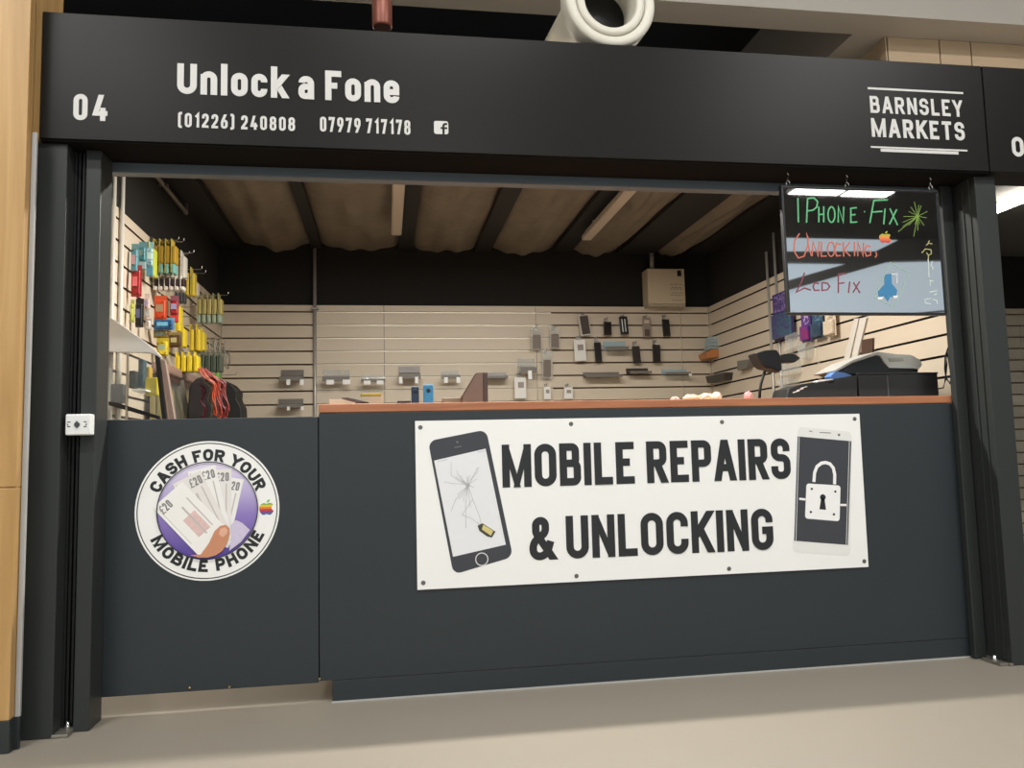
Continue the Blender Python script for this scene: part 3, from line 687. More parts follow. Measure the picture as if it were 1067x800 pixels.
strokes('handwriting', [[(755, 440), (772, 420), (800, 424), (802, 444), (786, 452), (778, 438)], [(776, 404), (788, 392), (806, 396)], [(786, 392), (792, 380)], [(788, 452), (786, 472)]], (178, 176, 116), .0036, label='yellow curl at the top of the sideways writing')
b = MB(); b.fill([bx(*q) for q in ((572, 545), (606, 542), (608, 590), (634, 622), (628, 660), (602, 654), (588, 678), (570, 652), (545, 660), (540, 628), (572, 594))], fD, .0006)
b.mi = 1; b.ribbon([bx(*q) for q in ((606, 545), (634, 542), (632, 590))], False, .003, fD, .0007)
b.fill([bx(*q) for q in ((536, 658), (566, 654), (560, 668), (540, 670))], planeXZ(YD-.001), .0005); b.fill([bx(*q) for q in ((612, 650), (640, 648), (632, 660), (616, 662))], planeXZ(YD-.001), .0005)
build('repair_drawing', b, [mat('pen_blue', S(60, 130, 176), .6), mat('pen_white', S(230, 234, 236), .6)], bd, label='small blue drawing near the lower edge')
q0 = bx(548, 390); q1 = bx(604, 338)
fruit_logo('fruit_logo', bd, q0[0], q0[1], q1[0]-q0[0], q1[1]-q0[1], YD-.0002, [(176, 176, 60), (226, 150, 60), (224, 110, 60), (206, 70, 66)])
# ================================================================== market hall behind the viewpoint (what the board mirrors)
def refl(px, py, Y=None, Z=None):
    P = atY(px, py, YD); d = ray(px, py); d = V(d.x, -d.y, d.z)
    t = (Y-P.y)/d.y if Y is not None else (Z-P.z)/d.z
    return P+d*t
YH = -9.0
rb = lambda x, y, Y: (lambda q: (q.x, q.z))(refl(800+x/4.705, 170+y/4.705, Y))
ztop = rb(400, 372, YH)[1]; zlow = rb(400, 745, YH)[1]
PALE = mat('rooflight_glazing', S(190, 205, 215), .5, emit=S(208, 217, 222), estr=.9)
b = MB(); b.box(-8.5, 15.5, YH-.1, YH, 1.2, ztop); build('window_1', b, PALE, kind='structure')
b = MB(); b.box(-8.5, 15.5, YH-.1, YH, ztop, 5.4); b.box(-8.5, 15.5, YH-.1, YH, 0, 1.2); build('wall_rear', b, HALLC, kind='structure')
def ext(lst, Y): return [V(x, Y, z) for x, z in [rb(px, py, Y) for px, py in lst]]
Yb = YH+.12
b = MB(); b.prism(ext([(-900, 432), (530, 432), (650, 372), (2600, 372), (2600, 440), (600, 480), (400, 488), (-900, 474)], Yb), (0, -.1, 0))
b.prism(ext([(-300, 690), (400, 488), (600, 480), (-300, 735)], Yb+.02), (0, -.08, 0))
b.prism(ext([(1200, 700), (1200, 690), (620, 742), (620, 748)], Yb+.02), (0, -.08, 0))
build('trim_1', b, HALLC, kind='structure')
# luminaires
LED = mat('lamp_diffuser', S(255, 250, 240), .5, emit=S(255, 248, 236), estr=9)
BODY = mat('lamp_body', S(200, 200, 198), .5)
def lamp(x0, x1, y0, y1, z, power, label, group=None, col=(1, .985, .96)):
    root = empty('linear_ceiling_light', ((x0+x1)/2, (y0+y1)/2, z), label, 'light', group)
    b = MB(); b.box(x0-.02, x1+.02, y0-.02, y1+.02, z+.005, z+.06, .004)
    for xx in (x0+.15, x1-.15): b.tube([(xx, (y0+y1)/2, z+.05), (xx, (y0+y1)/2, z+.2)], .008, 6)
    build('lamp_body', b, BODY, root)
    b = MB(); b.box(x0, x1, y0, y1, z, z+.006); build('diffuser', b, LED, root)
    if power:
        l = bpy.data.lights.new('lamp_light', 'AREA'); l.shape = 'RECTANGLE'; l.size = x1-x0; l.size_y = y1-y0; l.energy = power; l.color = col
        o = bpy.data.objects.new('lamp_light', l); COL.objects.link(o); o.parent = root; o.location = (0, 0, -.008)
    return root
zl = 4.4
for k, (a, c) in enumerate(((825.5, 876), (880.5, 928))):
    p = refl(a, 199.6+(2.2 if k else 0), Z=zl); q = refl(c, 201.2+(1.2 if k else 0), Z=zl); y1 = refl(a, 196.6+(2.2 if k else 0), Z=zl).y; y0 = refl(a, 202.2+(2.2 if k else 0), Z=zl).y
    ya, yb = min(y0, y1), max(y0, y1)
    print('bars', p, q, ya, yb)
    lamp(min(p.x, q.x), max(p.x, q.x), ya, yb, zl, 0, ['left', 'right'][k]+' one of the bright strip lights mirrored in the hanging board')
LP = 84
for i, (x, y) in enumerate([(-2.6, -2.6), (.4, -2.6), (3.4, -2.6), (-2.6, -4.6), (.4, -6.8), (4.3, -4.6)]):
    lamp(x-.75, x+.75, y-.09, y+.09, 4.5, LP, 'strip light over the market hall aisle behind the viewer', 'hall strip lights')
# stall lights tucked up behind the shutter head
for x in (-.2, .55, 1.25):
    lamp(x-.3, x+.3, .52, .58, 2.36, 30, 'strip light inside the stall behind the shutter head', 'stall strip lights', (1, .96, .89))
# neighbour's strip light, visible at the right edge
p = atZ(1037, 218, 2.42)
root = empty('linear_ceiling_light', (p.x+.4, p.y-.2, 2.42), 'glowing strip light in the next stall at right edge', 'light')
A = atZ(1035.5, 219, 2.42); B3 = atZ(1085, 199, 2.42)
b = MB(); b.tube([A, B3], .027, 10); build('diffuser', b, mat('tube_bright', S(255, 250, 240), .5, emit=S(255, 248, 236), estr=24), root)
b = MB(); b.tube([A+V(0, 0, .055), B3+V(0, 0, .055)], .03, 6); b.tube([A+(B3-A)*.3+V(0, 0, .06), A+(B3-A)*.3+V(0, 0, .165)], .006, 6); build('lamp_body', b, BODY, root)
# ================================================================== things above the fascia
ZBm = 3.15
ya = atZ(800, 8, ZBm).y; yb = atZ(860, 34, ZBm).y; yc = yb
xk0 = atZ(887, 37, ZBm).x; xk1 = atZ(922, 39.5, ZBm).x
print('beam', ya, yb, xk0, xk1)
b = MB(); b.box(-5, 7, ya, yb, ZBm, ZBm+.6); b.box(xk0, xk1, yb, yb+2.5, ZBm, ZBm+.6); build('trim_2', b, BEAMG, kind='structure')
b = MB(); js = [atY(px, 50, yb).x for px in (923.5, 979, 1011.5)]; xs_ = [xk1]+js+[7]
for u, v in zip(xs_[:-1], xs_[1:]): b.box(u+.004, v-.004, yb, yb+.05, 2.5, ZBm-.001)
b.mi = 1; b.box(xk1+.01, 7, yb+.03, yb+.06, 2.5, ZBm); b.mi = 0; b.box(xk1, xk1+.03, yb+.05, yb+2.4, 2.5, ZBm)
build('wall_upper', b, [TAN, STEELD], kind='structure')
b = MB(); b.box(-5, xk0+2, 3.9, 4.0, 2.6, 4); build('wall_far', b, STEELD, kind='structure')
b = MB(); b.box(-5, 7, yb, 4.0, ZBm+.6, ZBm+.7); build('ceiling', b, STEELD, kind='structure')
# white drain pipe
Yp = -.19; c0 = atY(637, 0, Yp); Rp = atY(684, 0, Yp).x-c0.x; root = empty('drain_pipe', (c0.x, .1, c0.z-Rp), 'large white plastic pipe end poking out above the fascia', 'pipe')
ax = V(-.06, 1, .03).normalized()
b = MB(); b.lathe([(.6, .80*Rp), (.6, .84*Rp), (.10, .84*Rp), (.09, .86*Rp), (.09, .98*Rp), (.08, Rp), (.012, Rp), (0, .97*Rp), (0, .80*Rp), (.008, .775*Rp), (.03, .775*Rp)], c0, ax, 56, False); build('pipe_socket', b, PVC, root)
b = MB(); b.lathe([(.03, .77*Rp), (.005, .755*Rp), (.0, .74*Rp), (.0, .60*Rp), (.01, .575*Rp), (.3, .56*Rp), (.3, .77*Rp)], c0, ax, 56, False); build('inner_sleeve', b, PVC, root)
b = MB(); b.lathe([(.14, .0), (.14, .565*Rp), (.15, .565*Rp), (.15, 0)], c0, ax, 40); build('bore_shade_disc', b, BLACK, root, label='black disc set in the pipe for its inner shade')  # black disc painted in for the shade inside the pipe
# copper coloured pipe
Yq = -.10; p = atY(398.3, 29.5, Yq); r = (atY(409, 10, Yq).x-atY(388, 10, Yq).x)/2
b = MB(); b.lathe([(0, r*.85), (.004, r*.97), (.01, r), (.45, r)], p, (0, 0, 1), 24)
b.tube([V(p.x, p.y, p.z+.45)]+[V(p.x, p.y+.1-.1*math.cos(t*math.pi/12), p.z+.45+.1*math.sin(t*math.pi/12)) for t in range(1, 7)]+[V(p.x, ya-.001, p.z+.55)], r, 24)
build('copper_pipe', b, COPPER, label='short copper coloured pipe end hanging above the fascia sign', cat='pipe')

# added unseen tube light behind the fascia, brightens the beam underside and tan wall
root = empty('linear_ceiling_light', (.8, .25, 2.531), 'added strip light hidden behind the fascia to brighten the beam above', 'light')
b = MB(); b.box(-1.1, 4.6, .22, .28, 2.531, 2.56, .003); build('lamp_body', b, BODY, root)
b = MB(); b.tube([V(-1.08, .25, 2.575), V(4.58, .25, 2.575)], .0145, 8); build('diffuser', b, mat('fill_tube_glow', S(255, 246, 230), .5, emit=S(255, 240, 220), estr=7), root)
# ================================================================== merchandise and fittings inside the stall
def C3(c): return mat('col_%d_%d_%d' % c, S(*c), .42, var=.1, vscale=40)
CLEAR = glass('clear_acrylic', (.93, .94, .93, 1), .22)
CLEARB = glass('clear_blue_acrylic', (.72, .84, .88, 1), .45)
GLASSP = glass('cabinet_glass', (.96, .97, .96, 1), .05)
GREYP = mat('grey_acrylic', S(120, 114, 106), .3, var=.05)
TAGW = mat('tag_white', S(246, 246, 244), .5)
PEG = mat('peg_metal', S(150, 146, 138), .3, .8)
DK = mat('dark_screen', S(40, 34, 32), .2)
def peg(label, wall, P, L=.13, r=.0022, group='peg hooks on the slat walls'):
    """rod out of the wall with an upturned tip; wall = outward normal; P = tip-side height point on the wall"""
    n = Vector(wall); P = Vector(P); b = MB()
    b.tube([P-n*.004, P+n*L, P+n*(L+.006)+V(0, 0, .008), P+n*(L+.007)+V(0, 0, .018)], r, 6)
    s = V(abs(n.y), abs(n.x), 0)
    b.prism([P-s*.012+V(0, 0, -.02), P+s*.012+V(0, 0, -.02), P+s*.012+V(0, 0, .015), P-s*.012+V(0, 0, .015)], n*.004); b.prism([P-n*.003-s*.004, P-n*.003+s*.004, P-n*.003+s*.004+V(0, 0, .004), P-n*.003-s*.004+V(0, 0, .004)], n*.003)
    return build('peg_hook', b, PEG, label=label, cat='hook', group=group)
def packX(label, group, x, y, z0, z1, w, t, body, head, foot=None, cat='pack', name='hanging_pack'):
    """pack hung on a peg, face towards +X: header card, body, optional coloured foot"""
    root = empty(name, (x, y, z0), label, cat, group); h = z1-z0; hz = z1-h*.2
    b = MB(); b.box(x-.0012, x+.0012, y-w/2, y+w/2, z0+h*.02, z1, .001); b.box(x-.0018, x+.0018, y-w/2, y+w/2, hz, z1-.012); build('backing_card', b, C3(head), root)
    zb = z0+(h*.28 if foot else 0)
    b = MB(); b.box(x+.0013, x+t, y-w*.45, y+w*.45, zb, hz, t*.3); build('blister', b, C3(body), root)
    if foot: b = MB(); b.box(x+.0013, x+t*.8, y-w*.46, y+w*.46, z0, zb-.001, t*.2); build('lower_label', b, C3(foot), root)
    return root
def rowX(n, p0, p1, t0, t1, xw, body, head, fmt, group, foot=None, w=.075, cat='pack', pegl=None, name='hanging_pack'):
    """n packs one behind another on one peg of the left wall; p0..p1 pixel span, t0..t1 pixel height, xw pixel of the wall behind"""
    Y = atX(xw, (t0+t1)/2, XL).y
    ordn = ['first', 'second', 'third', 'fourth', 'fifth', 'sixth', 'seventh']
    zt = atY((p0+p1)/2, t0, Y).z; zb = atY((p0+p1)/2, t1, Y).z
    xa = atY(p0, t0, Y+w/2).x; xb = atY(p1, t0, Y-w/2).x; step = (xb-xa)/n
    for i in range(n):
        packX(fmt.replace('@', ordn[i]) if n > 1 else fmt, group if n > 1 else None, xa+step*i+.002, Y, zb, zt, w, min(step*.8, .022), body, head, foot, cat, name)
    if pegl: peg(pegl, (1, 0, 0), (XL, Y, zt-.008), xb-XL+.02)
def packY(label, p0, p1, t0, t1, xw, body, head, foot=None, cat='pack', name='hanging_pack', tilt=0, group=None):
    """one pack turned to face the aisle"""
    Y = atX(xw, (t0+t1)/2, XL).y; A = atY(p0, t1, Y); B = atY(p1, t0, Y); x0, x1, z0, z1 = A.x, B.x, A.z, B.z; h = z1-z0; w = x1-x0
    root = empty(name, ((x0+x1)/2, Y, z0), label, cat, group)
    b = MB(); b.box(x0, x1, Y, Y+.002, z0, z1, .0006); build('backing_card', b, C3(head), root)
    b = MB(); zz = z0+(h*.3 if foot else h*.04); b.box(x0+w*.06, x1-w*.06, Y-.018, Y-.0005, zz, z1-h*.2, .007, 3); build('blister', b, printed('print_%d_%d_%d' % body, S(*body), S(*[int(q*.55) for q in body]), 30, .56), root)
    b = MB(); r_ = random.Random(int(p0*10)); c2 = C3(tuple(int(120+.45*q+r_.uniform(-50, 50)) % 256 for q in head))
    b.box(x0+w*.2, x0+w*r_.uniform(.5, .8), Y-.0195, Y-.0185, zz+(z1-h*.2-zz)*.35, zz+(z1-h*.2-zz)*.75); build('printed_label', b, c2, root)
    if foot: b = MB(); b.box(x0+w*.04, x1-w*.04, Y-.008, Y-.0005, z0+.002, zz-.002, .002); build('lower_label', b, C3(foot), root)
    return root
TEAL, BLUE, LIME, YEL, OCH, RED, ORNG, BLK, WHT, DPUR = (92, 158, 172), (62, 122, 160), (190, 198, 70), (226, 200, 40), (176, 140, 44), (178, 40, 44), (214, 74, 34), (28, 28, 26), (220, 214, 200), (52, 30, 34)
L_ = ' on the left wall'
packY('teal blister pack nearest the front on the top row of the left wall', 136.5, 145, 254, 286, 134, TEAL, (128, 172, 178))
packY('teal and green blister pack second from the front on the top row', 144.5, 153, 252, 281, 140, (70, 140, 150), (110, 160, 170), (180, 205, 210))
packY('pale blue pack with lime edge, left of the ochre packs', 152.5, 160.5, 252, 288, 146, (160, 200, 215), (150, 196, 208), (96, 156, 180))
rowX(1, 159.5, 163.5, 253, 289, 148, LIME, (206, 212, 110), 'narrow lime pack between pale blue pack and ochre packs', None)
rowX(4, 163.5, 184, 250, 286, 156, OCH, (190, 168, 70), '@ from the wall of four ochre packs with teal feet', 'ochre packs on the top row', (120, 172, 164), .07, 'pack', 'peg hook carrying the four ochre packs'+L_)
rowX(2, 184, 195, 262, 291, 170, WHT, (226, 222, 210), '@ from the wall of two white zigzag packs', 'white zigzag packs', None, .07, 'pack', 'peg hook carrying the two white zigzag packs')
rowX(6, 162.5, 193, 288, 303, 158, DPUR, WHT, '@ from the wall of the small dark packs with white edges', 'small dark packs under the ochre packs', (222, 214, 206), .05, 'pack', 'peg hook carrying the small dark packs')
rowX(3, 184, 193, 303, 316, 172, (56, 56, 58), (110, 110, 112), '@ from the wall of three grey cable packs', 'grey cable packs', None, .05)
packY('glossy red blister pack low on the front of left wall', 136.5, 148, 276, 309, 133, RED, (196, 70, 70))
packY('narrow lime pack under the red blister pack', 136, 140.5, 312, 336, 131, LIME, (196, 196, 120))
packY('black earphone pack beside the narrow lime pack', 141, 150, 311, 341, 136, BLK, (40, 40, 40))
packY('pale pink card pack right of the black earphone pack', 150.5, 157, 306, 330, 142, (214, 190, 180), (226, 206, 196), (200, 200, 196))
packY('small white pack above the white cabinet hood', 152, 158, 332, 344, 144, (226, 222, 214), (190, 176, 176))
packY('orange red pack with a dark green window', 160.5, 174, 308, 333, 150, ORNG, (206, 84, 48))
packY('dark red pack with white print beside the orange red pack', 177, 186.5, 308, 336, 164, (170, 34, 40), (150, 90, 100), (214, 60, 50))
packY('blue coiled cable pack below the orange red pack', 160, 182, 331, 344, 154, (42, 92, 140), (120, 176, 200))
rowX(1, 186.5, 194, 313, 346, 172, YEL, (222, 206, 60), 'tall bright yellow pack right of the dark red pack', None)
rowX(2, 195, 204, 279, 309, 180, (196, 170, 40), (206, 190, 90), '@ from the wall of two yellow packs below the white packs', 'yellow packs high on the left wall', None, .06, 'pack', 'peg hook carrying two yellow packs high on left wall')
rowX(1, 204, 208, 292, 309, 188, (206, 196, 184), (196, 186, 172), 'small cream pack beside the high yellow packs', None)
rowX(5, 208, 232, 306, 337, 197, (176, 160, 84), (176, 170, 120), '@ from the wall of five olive packs near back corner', 'olive packs near the back corner', (150, 170, 150), .07, 'pack', 'peg hook carrying the five olive packs')
rowX(1, 191, 199.5, 338, 362, 176, YEL, (226, 210, 70), 'yellow pack first of the middle row left of the gap', None)
rowX(2, 200, 210, 338, 366, 184, (220, 190, 40), (206, 180, 50), '@ from the wall of two yellow packs in the middle row', 'yellow packs in the middle row', None, .06, 'pack', 'peg hook carrying the middle row yellow packs')
rowX(1, 211.5, 219.5, 342, 366, 196, YEL, (222, 206, 80), 'yellow pack standing apart at the end of the middle row', None)
packY('yellow box pack behind the white cabinet hood', 163, 176, 352, 371, 158, YEL, (206, 186, 60))
rowX(4, 186, 208, 367, 388, 172, YEL, (230, 206, 60), '@ from the wall of four yellow packs above brown case', 'yellow packs above the brown case', None, .07, 'pack', 'peg hook carrying the yellow packs above brown case')
packY('ochre carton hanging under the blue coiled cable pack', 160, 176, 344, 352, 156, (170, 150, 80), (120, 90, 60))
packY('brown strip of spare parts hanging beside the yellow packs', 176, 190, 346, 362, 168, (96, 70, 40), (150, 130, 80))
rowX(5, 206, 232, 366, 388, 190, (70, 80, 66), (104, 116, 96), '@ from the wall of dark green phone cases on low peg', 'dark green phone cases', None, .08, 'phone case', 'peg hook carrying the dark green phone cases')
rowX(1, 226, 236, 386, 397, 206, (120, 176, 80), (150, 196, 110), 'light green pack at the end of the dark green cases', None)
for i, (px, py, xw, l) in enumerate([(186, 247, 158, 'upturned'), (197, 262, 176, 'slanting'), (214, 282, 186, 'bare long'), (201, 317, 184, 'short bare'), (203, 327, 186, 'lower short bare'), (246, 388, 212, 'lowest bare')]):
    Y = atX(xw, py, XL).y; P = atY(px, py, Y); peg(l+' peg hook sticking out of the left wall', (1, 0, 0), (XL, Y, P.z-.016), P.x-XL-.005)
for i, (p0, p1, t0, t1, xw) in enumerate([(219, 224, 352, 372, 200), (225, 229, 353, 376, 203), (230, 234, 358, 378, 206), (234, 240, 365, 384, 209)]):
    Y = atX(xw, t0, XL).y; A = atY(p0, t0, Y); B = atY(p1, t1, Y); b = MB(); xm = (A.x+B.x)/2; zr = A.z-B.z; r = (B.x-A.x)/2
    b.tube([(xm+r*math.sin(t)*(1+.2*math.sin(3*t+i)), Y+.01*math.cos(t*2), B.z+zr/2-zr/2*math.cos(t)) for t in [k*2*math.pi/24 for k in range(25)]], .0035, 6)
    b.tube([(xm+r*.5*math.sin(t), Y+.012, B.z+zr*.45-zr*.42*math.cos(t)) for t in [k*2*math.pi/24 for k in range(25)]], .0035, 6)
    peg(['nearest', 'second', 'third', 'rearmost'][i]+' peg hook carrying a pale coiled cable', (1, 0, 0), (XL, Y, A.z-.001), xm-XL+.01)
    build('charging_cable', b, C3((150, 142, 126)), label=['pale coiled cable nearest the yellow packs', 'second pale coiled cable on the left wall', 'third pale coiled cable on the left wall', 'pale coiled cable nearest the back wall'][i], cat='cable', group='pale coiled cables')
# conduits on the walls
def conduit(pts, r, label, clips=(), m=None):
    root = empty('conduit', pts[-1], label, 'pipe'); b = MB(); b.tube(pts, r, 10); build('conduit_tube', b, m or mat('conduit_grey', S(176, 172, 164), .35, .3), root)
    for c in clips:
        b = MB(); c = Vector(c); b.box(c.x-r*2.2, c.x+r*2.2, c.y-r*1.3, c.y+r*1.3, c.z-.008, c.z+.008, .002); build('saddle_clip', b, PEG, root)
xq = atY(328, 350, YB-.02).x
conduit([(xq, YB-.0125, 2.44), (xq, YB-.0125, .0)], .013, 'vertical grey conduit covering a joint of the back wall', [(xq, YB-.0125, atY(328, 322, YB).z)])
for px, l in ((126.5, 'white conduit running down the front of the left wall'), (117.5, 'second pale conduit at the very front of left wall')):
    Y = atX(px, 250, XL+.0105).y; conduit([(XL+.0105, Y, 2.44), (XL+.0105, Y, .0)], .011, l, [], mat('conduit_white', S(206, 202, 192), .4))
for px, l, tt in ((800.5, 'left of two thin conduits on the right wall', 2.2), (809, 'right of two thin conduits on the right wall', 2.3)):
    Y = atX(px, 300, XR-.0085).y; conduit([(XR-.0085, Y, tt), (XR-.0085, Y, .0)], .009, l)
Yc = atZ(194, 222, 2.38).y; P = atZ(194, 222, 2.38)
conduit([(P.x, .1, 2.38), (P.x, P.y, 2.38), (P.x, P.y, 2.44)], .012, 'grey conduit running front to back under stall ceiling', [(P.x, P.y-.5, 2.38)], mat('conduit_dull', S(140, 134, 126), .5))
# battens under the ceiling
for (px, py, l) in ((413, 245, 'narrow unlit batten light under the stall ceiling, left'), (611, 250, 'unlit batten light under the stall ceiling, right of the middle')):
    P = atZ(px, py, 2.36); root = empty('batten_light', (P.x, P.y-.6, 2.36), l, 'light')
    b = MB(); b.box(P.x-.035, P.x+.035, P.y-1.5, P.y, 2.355, 2.395, .012, 3); build('batten_cover', b, mat('batten_pale', S(196, 182, 166), .45), root)
    b = MB(); b.box(P.x-.02, P.x+.02, P.y-1.45, P.y-.05, 2.395, 2.41)
    for yy in (P.y-1.3, P.y-.2): b.tube([V(P.x, yy, 2.405), V(P.x, yy, 2.503)], .006, 6)
    build('batten_body', b, BODY, root)
# control box on the back wall
A = atY(676, 319, YB-.11); B = atY(713, 280, YB-.11); root = empty('control_box', ((A.x+B.x)/2, YB-.05, A.z), 'cream control box high on the back wall', 'box')
b = MB(); b.box(A.x, B.x, YB-.11, YB+.028, A.z+.022, B.z, .006); build('box_casing', b, mat('casing_cream', S(206, 190, 162), .5, var=.03), root)
b = MB(); b.box(A.x+.0, B.x, YB-.105, YB+.028, A.z, A.z+.021, .004); build('box_base', b, mat('casing_grey', S(176, 164, 142), .5), root)
ZU = lambda v: A.z+(B.z-A.z)*v; XU = lambda u: A.x+(B.x-A.x)*u
b = MB(); b.box(XU(.80), XU(.91), YB-.114, YB-.1095, ZU(.80), ZU(.95), .001); build('box_display', b, BLACK, root)
b = MB(); f = planeXZ(YB-.1102); rnd = random.Random(2)
for i, v in enumerate((.58, .5, .46, .36, .3, .16)):
    x = .6+.03*(i % 2)
    while x < .92:
        l = rnd.uniform(.03, .08); b.ribbon([(XU(x), ZU(v)), (XU(min(.93, x+l)), ZU(v))], False, .005, f, .0005); x += l+.03
build('box_printing', b, mat('print_brown', S(120, 106, 88), .6), root)
x = atY(679, 268, YB-.03).x; conduit([(x, YB-.03, 2.44), (x, YB-.03, B.z+.001)], .019, 'short conduit dropping from the ceiling into the control box')
# ------------------------------------------------------------------ dummy phones and packs hung on the back wall
def dummy(px, py, w, h, tilt, kind, label):
    Y = YB-.05; c = atY(px, py, Y); s = (atY(px+1, py, Y)-c).length; w *= s; h *= s
    R = Matrix.Rotation(math.radians(tilt), 3, 'Y'); root = empty('display_phone', c, label, 'phone', 'display phones on the back wall')
    def bx_(nm, x0, x1, y0, y1, z0, z1, m, bev=.002):
        b = MB(); b.box(x0, x1, y0, y1, z0, z1, bev)
        for v in b.bm.verts: v.co = c+R @ v.co
        build(nm, b, m, root)
    e = w*.07
    if kind == 'clear':
        bx_('clear_pouch', -w/2, w/2, -.006, .006, -h/2, h/2, CLEAR); bx_('phone_body', -w*.36, w*.36, -.010, -.006, -h*.44, h*.18, C3((116, 102, 90)))
    elif kind == 'dark':
        bx_('phone_body', -w/2, w/2, -.005, .005, -h/2, h*.36, C3((40, 30, 28))); bx_('phone_screen', -w/2+e, w/2-e, -.0058, -.0052, -h/2+e*2, h*.36-e*2, DK, 0); bx_('hang_tab', -w*.22, w*.22, -.002, .002, h*.36, h/2, CLEAR, 0)
    elif kind == 'edge':
        bx_('phone_case', -w/2, w/2, -.004, .008, -h/2, h/2, C3((196, 190, 180))); bx_('phone_screen', -w/2+e*2.2, w/2-e, -.0058, -.0042, -h/2+e*2, h/2-e, C3((66, 50, 42)), 0)
    elif kind == 'black':
        bx_('phone_body', -w/2, w/2, -.006, .006, -h/2, h/2, BLACK, .004)
        for sx in (-.2, .15): bx_('white_mark', w*sx-.003, w*sx+.003, -.0075, -.0062, -h*.36, h*.36, TAGW, 0)  # two white marks on the black body
    elif kind == 'white':
        bx_('white_pouch', -w/2, w/2, -.012, .002, -h/2, h*.4, mat('pouch_white', S(232, 230, 224), .35)); bx_('grey_print', -w*.2, w*.3, -.0135, -.0122, -h*.05, h*.2, C3((150, 140, 132)), 0); bx_('hang_tab', -w*.25, w*.25, -.002, .002, h*.4, h/2, CLEAR, 0)
    elif kind == 'tan':
        bx_('clear_pouch', -w/2, w/2, -.004, .006, -h/2, h/2, C3((146, 132, 118))); bx_('phone_screen', -w*.3, w*.3, -.0055, -.0042, -h*.44, -h*.1, C3((86, 74, 66)), 0); bx_('price_label', -w*.3, w*.3, -.0055, -.0042, h*.2, h*.36, C3((206, 190, 172)), 0)
    z = c.z+h/2; peg('small peg hook holding the '+label, (0, -1, 0), (c.x, YB, z+.004), .05, .004, 'peg hooks of the back wall')
for a in [(559, 353, 11.5, 23, 0, 'clear', 'clear pouched phone at the left of the upper row'), (578, 352, 10.5, 22, 0, 'clear', 'clear pouched phone, second of the upper row'), (570, 380, 10.5, 28, 2, 'clear', 'clear pouched phone hanging below the upper row'), (609, 339, 11, 21, -7, 'edge', 'tilted brown phone with a white edge'),
          (633, 341, 8, 16, 0, 'dark', 'small brown phone right of the tilted one'), (650, 339, 8.5, 18, -4, 'black', 'black phone with two white marks'), (674, 341, 8.5, 20, 0, 'tan', 'tan pouched phone with a pale label'), (694, 340, 7.5, 20, -3, 'dark', 'dark brown phone at the right of the upper row'),
          (604, 364, 12, 24, -3, 'white', 'white pouched phone left in the lower row'), (623, 365, 7, 23, -3, 'dark', 'narrow plum dark phone in the lower row'), (663, 368, 8, 20, -4, 'dark', 'tilted dark phone in the lower row'), (684, 367, 8, 21, 0, 'dark', 'upright black phone at the right of lower row'),
          (542, 403, 12, 24, 0, 'white', 'white packet low near the brown stand'), (570, 409, 7, 14, 0, 'white', 'small white packet just above the worktop'), (592, 409, 9, 13, 0, 'white', 'small square white packet just above the worktop')]:
    dummy(*a)
def stand(px, py, w, h, m, label, tags=(), lean=.4):
    """acrylic phone stand clipped to the back wall, with price tags on its lip"""
    Y = YB-.005; c = atY(px, py, Y-.08); s = (atY(px+1, py, Y-.08)-c).length; w *= s; h *= s
    root = empty('phone_stand', (c.x, Y, c.z-h/2), label, 'stand', 'acrylic phone stands on the back wall')
    b = MB(); b.prism([V(c.x-w/2, Y-.012, c.z-h*.35), V(c.x-w/2, Y-.012+.004, c.z-h*.35), V(c.x-w/2, Y-.001, c.z+h*.55), V(c.x-w/2, Y-.005, c.z+h*.55)], (w, 0, 0)); build('back_plate', b, m, root)
    b = MB(); b.prism([V(c.x-w/2, Y-.001, c.z+h*.1), V(c.x-w/2, Y-.001, c.z+h*.1-.005), V(c.x-w/2, Y-.095, c.z-h*.42), V(c.x-w/2, Y-.095, c.z-h*.42+.005)], (w, 0, 0)); build('shelf', b, m, root)
    b = MB(); b.box(c.x-w/2, c.x+w/2, Y-.1, Y-.096, c.z-h*.5, c.z-h*.1, .001); build('front_lip', b, GREYP, root)
    for tx, tw, th in tags:
        x = atY(tx, py, Y-.1).x; b = MB(); b.box(x-tw*s/2, x+tw*s/2, Y-.104, Y-.1005, c.z-h*.5-th*s*.7, c.z-h*.5+th*s*.3, .0006); build('price_tag', b, TAGW, root)
stand(303.5, 391, 24, 13, GREYP, 'grey phone stand left of the conduit, upper one', [(300.5, 4, 6), (314.5, 4, 6)])
stand(302, 420, 26, 10, GREYP, 'grey phone stand left of the conduit, lower one', [(300.5, 3, 4), (315, 3, 4)])
stand(350, 391, 28, 13, CLEAR, 'clear phone stand right of the conduit with two wide price tags', [(344, 8, 5), (361, 8, 5)])
stand(389, 394, 25, 8, CLEAR, 'clear low phone stand at the board joint', [(382.5, 7, 4), (396, 7, 4)])
stand(427, 388, 22, 14, GREYP, 'dark topped phone stand above the blue boxes', [(417.5, 3.5, 7), (434, 3.5, 7)])
stand(470, 390, 19, 10, CLEAR, 'clear phone stand right of the blue boxes', [(464.5, 4, 6), (477.5, 4, 6)])
stand(515, 391, 28, 7, GREYP, 'grey phone stand behind the brown triangular stand', [])
stand(629, 390, 38, 6, GREYP, 'long grey shelf stand under the lower phone row', [])
stand(667, 386, 23, 6, mat('stand_dark', S(60, 56, 50), .35), 'dark narrow shelf stand under the lower phone row', [])
stand(706, 387, 26, 6, CLEARB, 'clear bluish shelf stand near the back corner', [(719, 3, 2.5)])
stand(643, 360, 23, 10, CLEARB, 'clear bluish bracket between the lower row phones', [])
stand(550, 381, 18, 16, CLEAR, 'clear empty bracket left of the hanging pouched phones', [(552, 4, 9)])
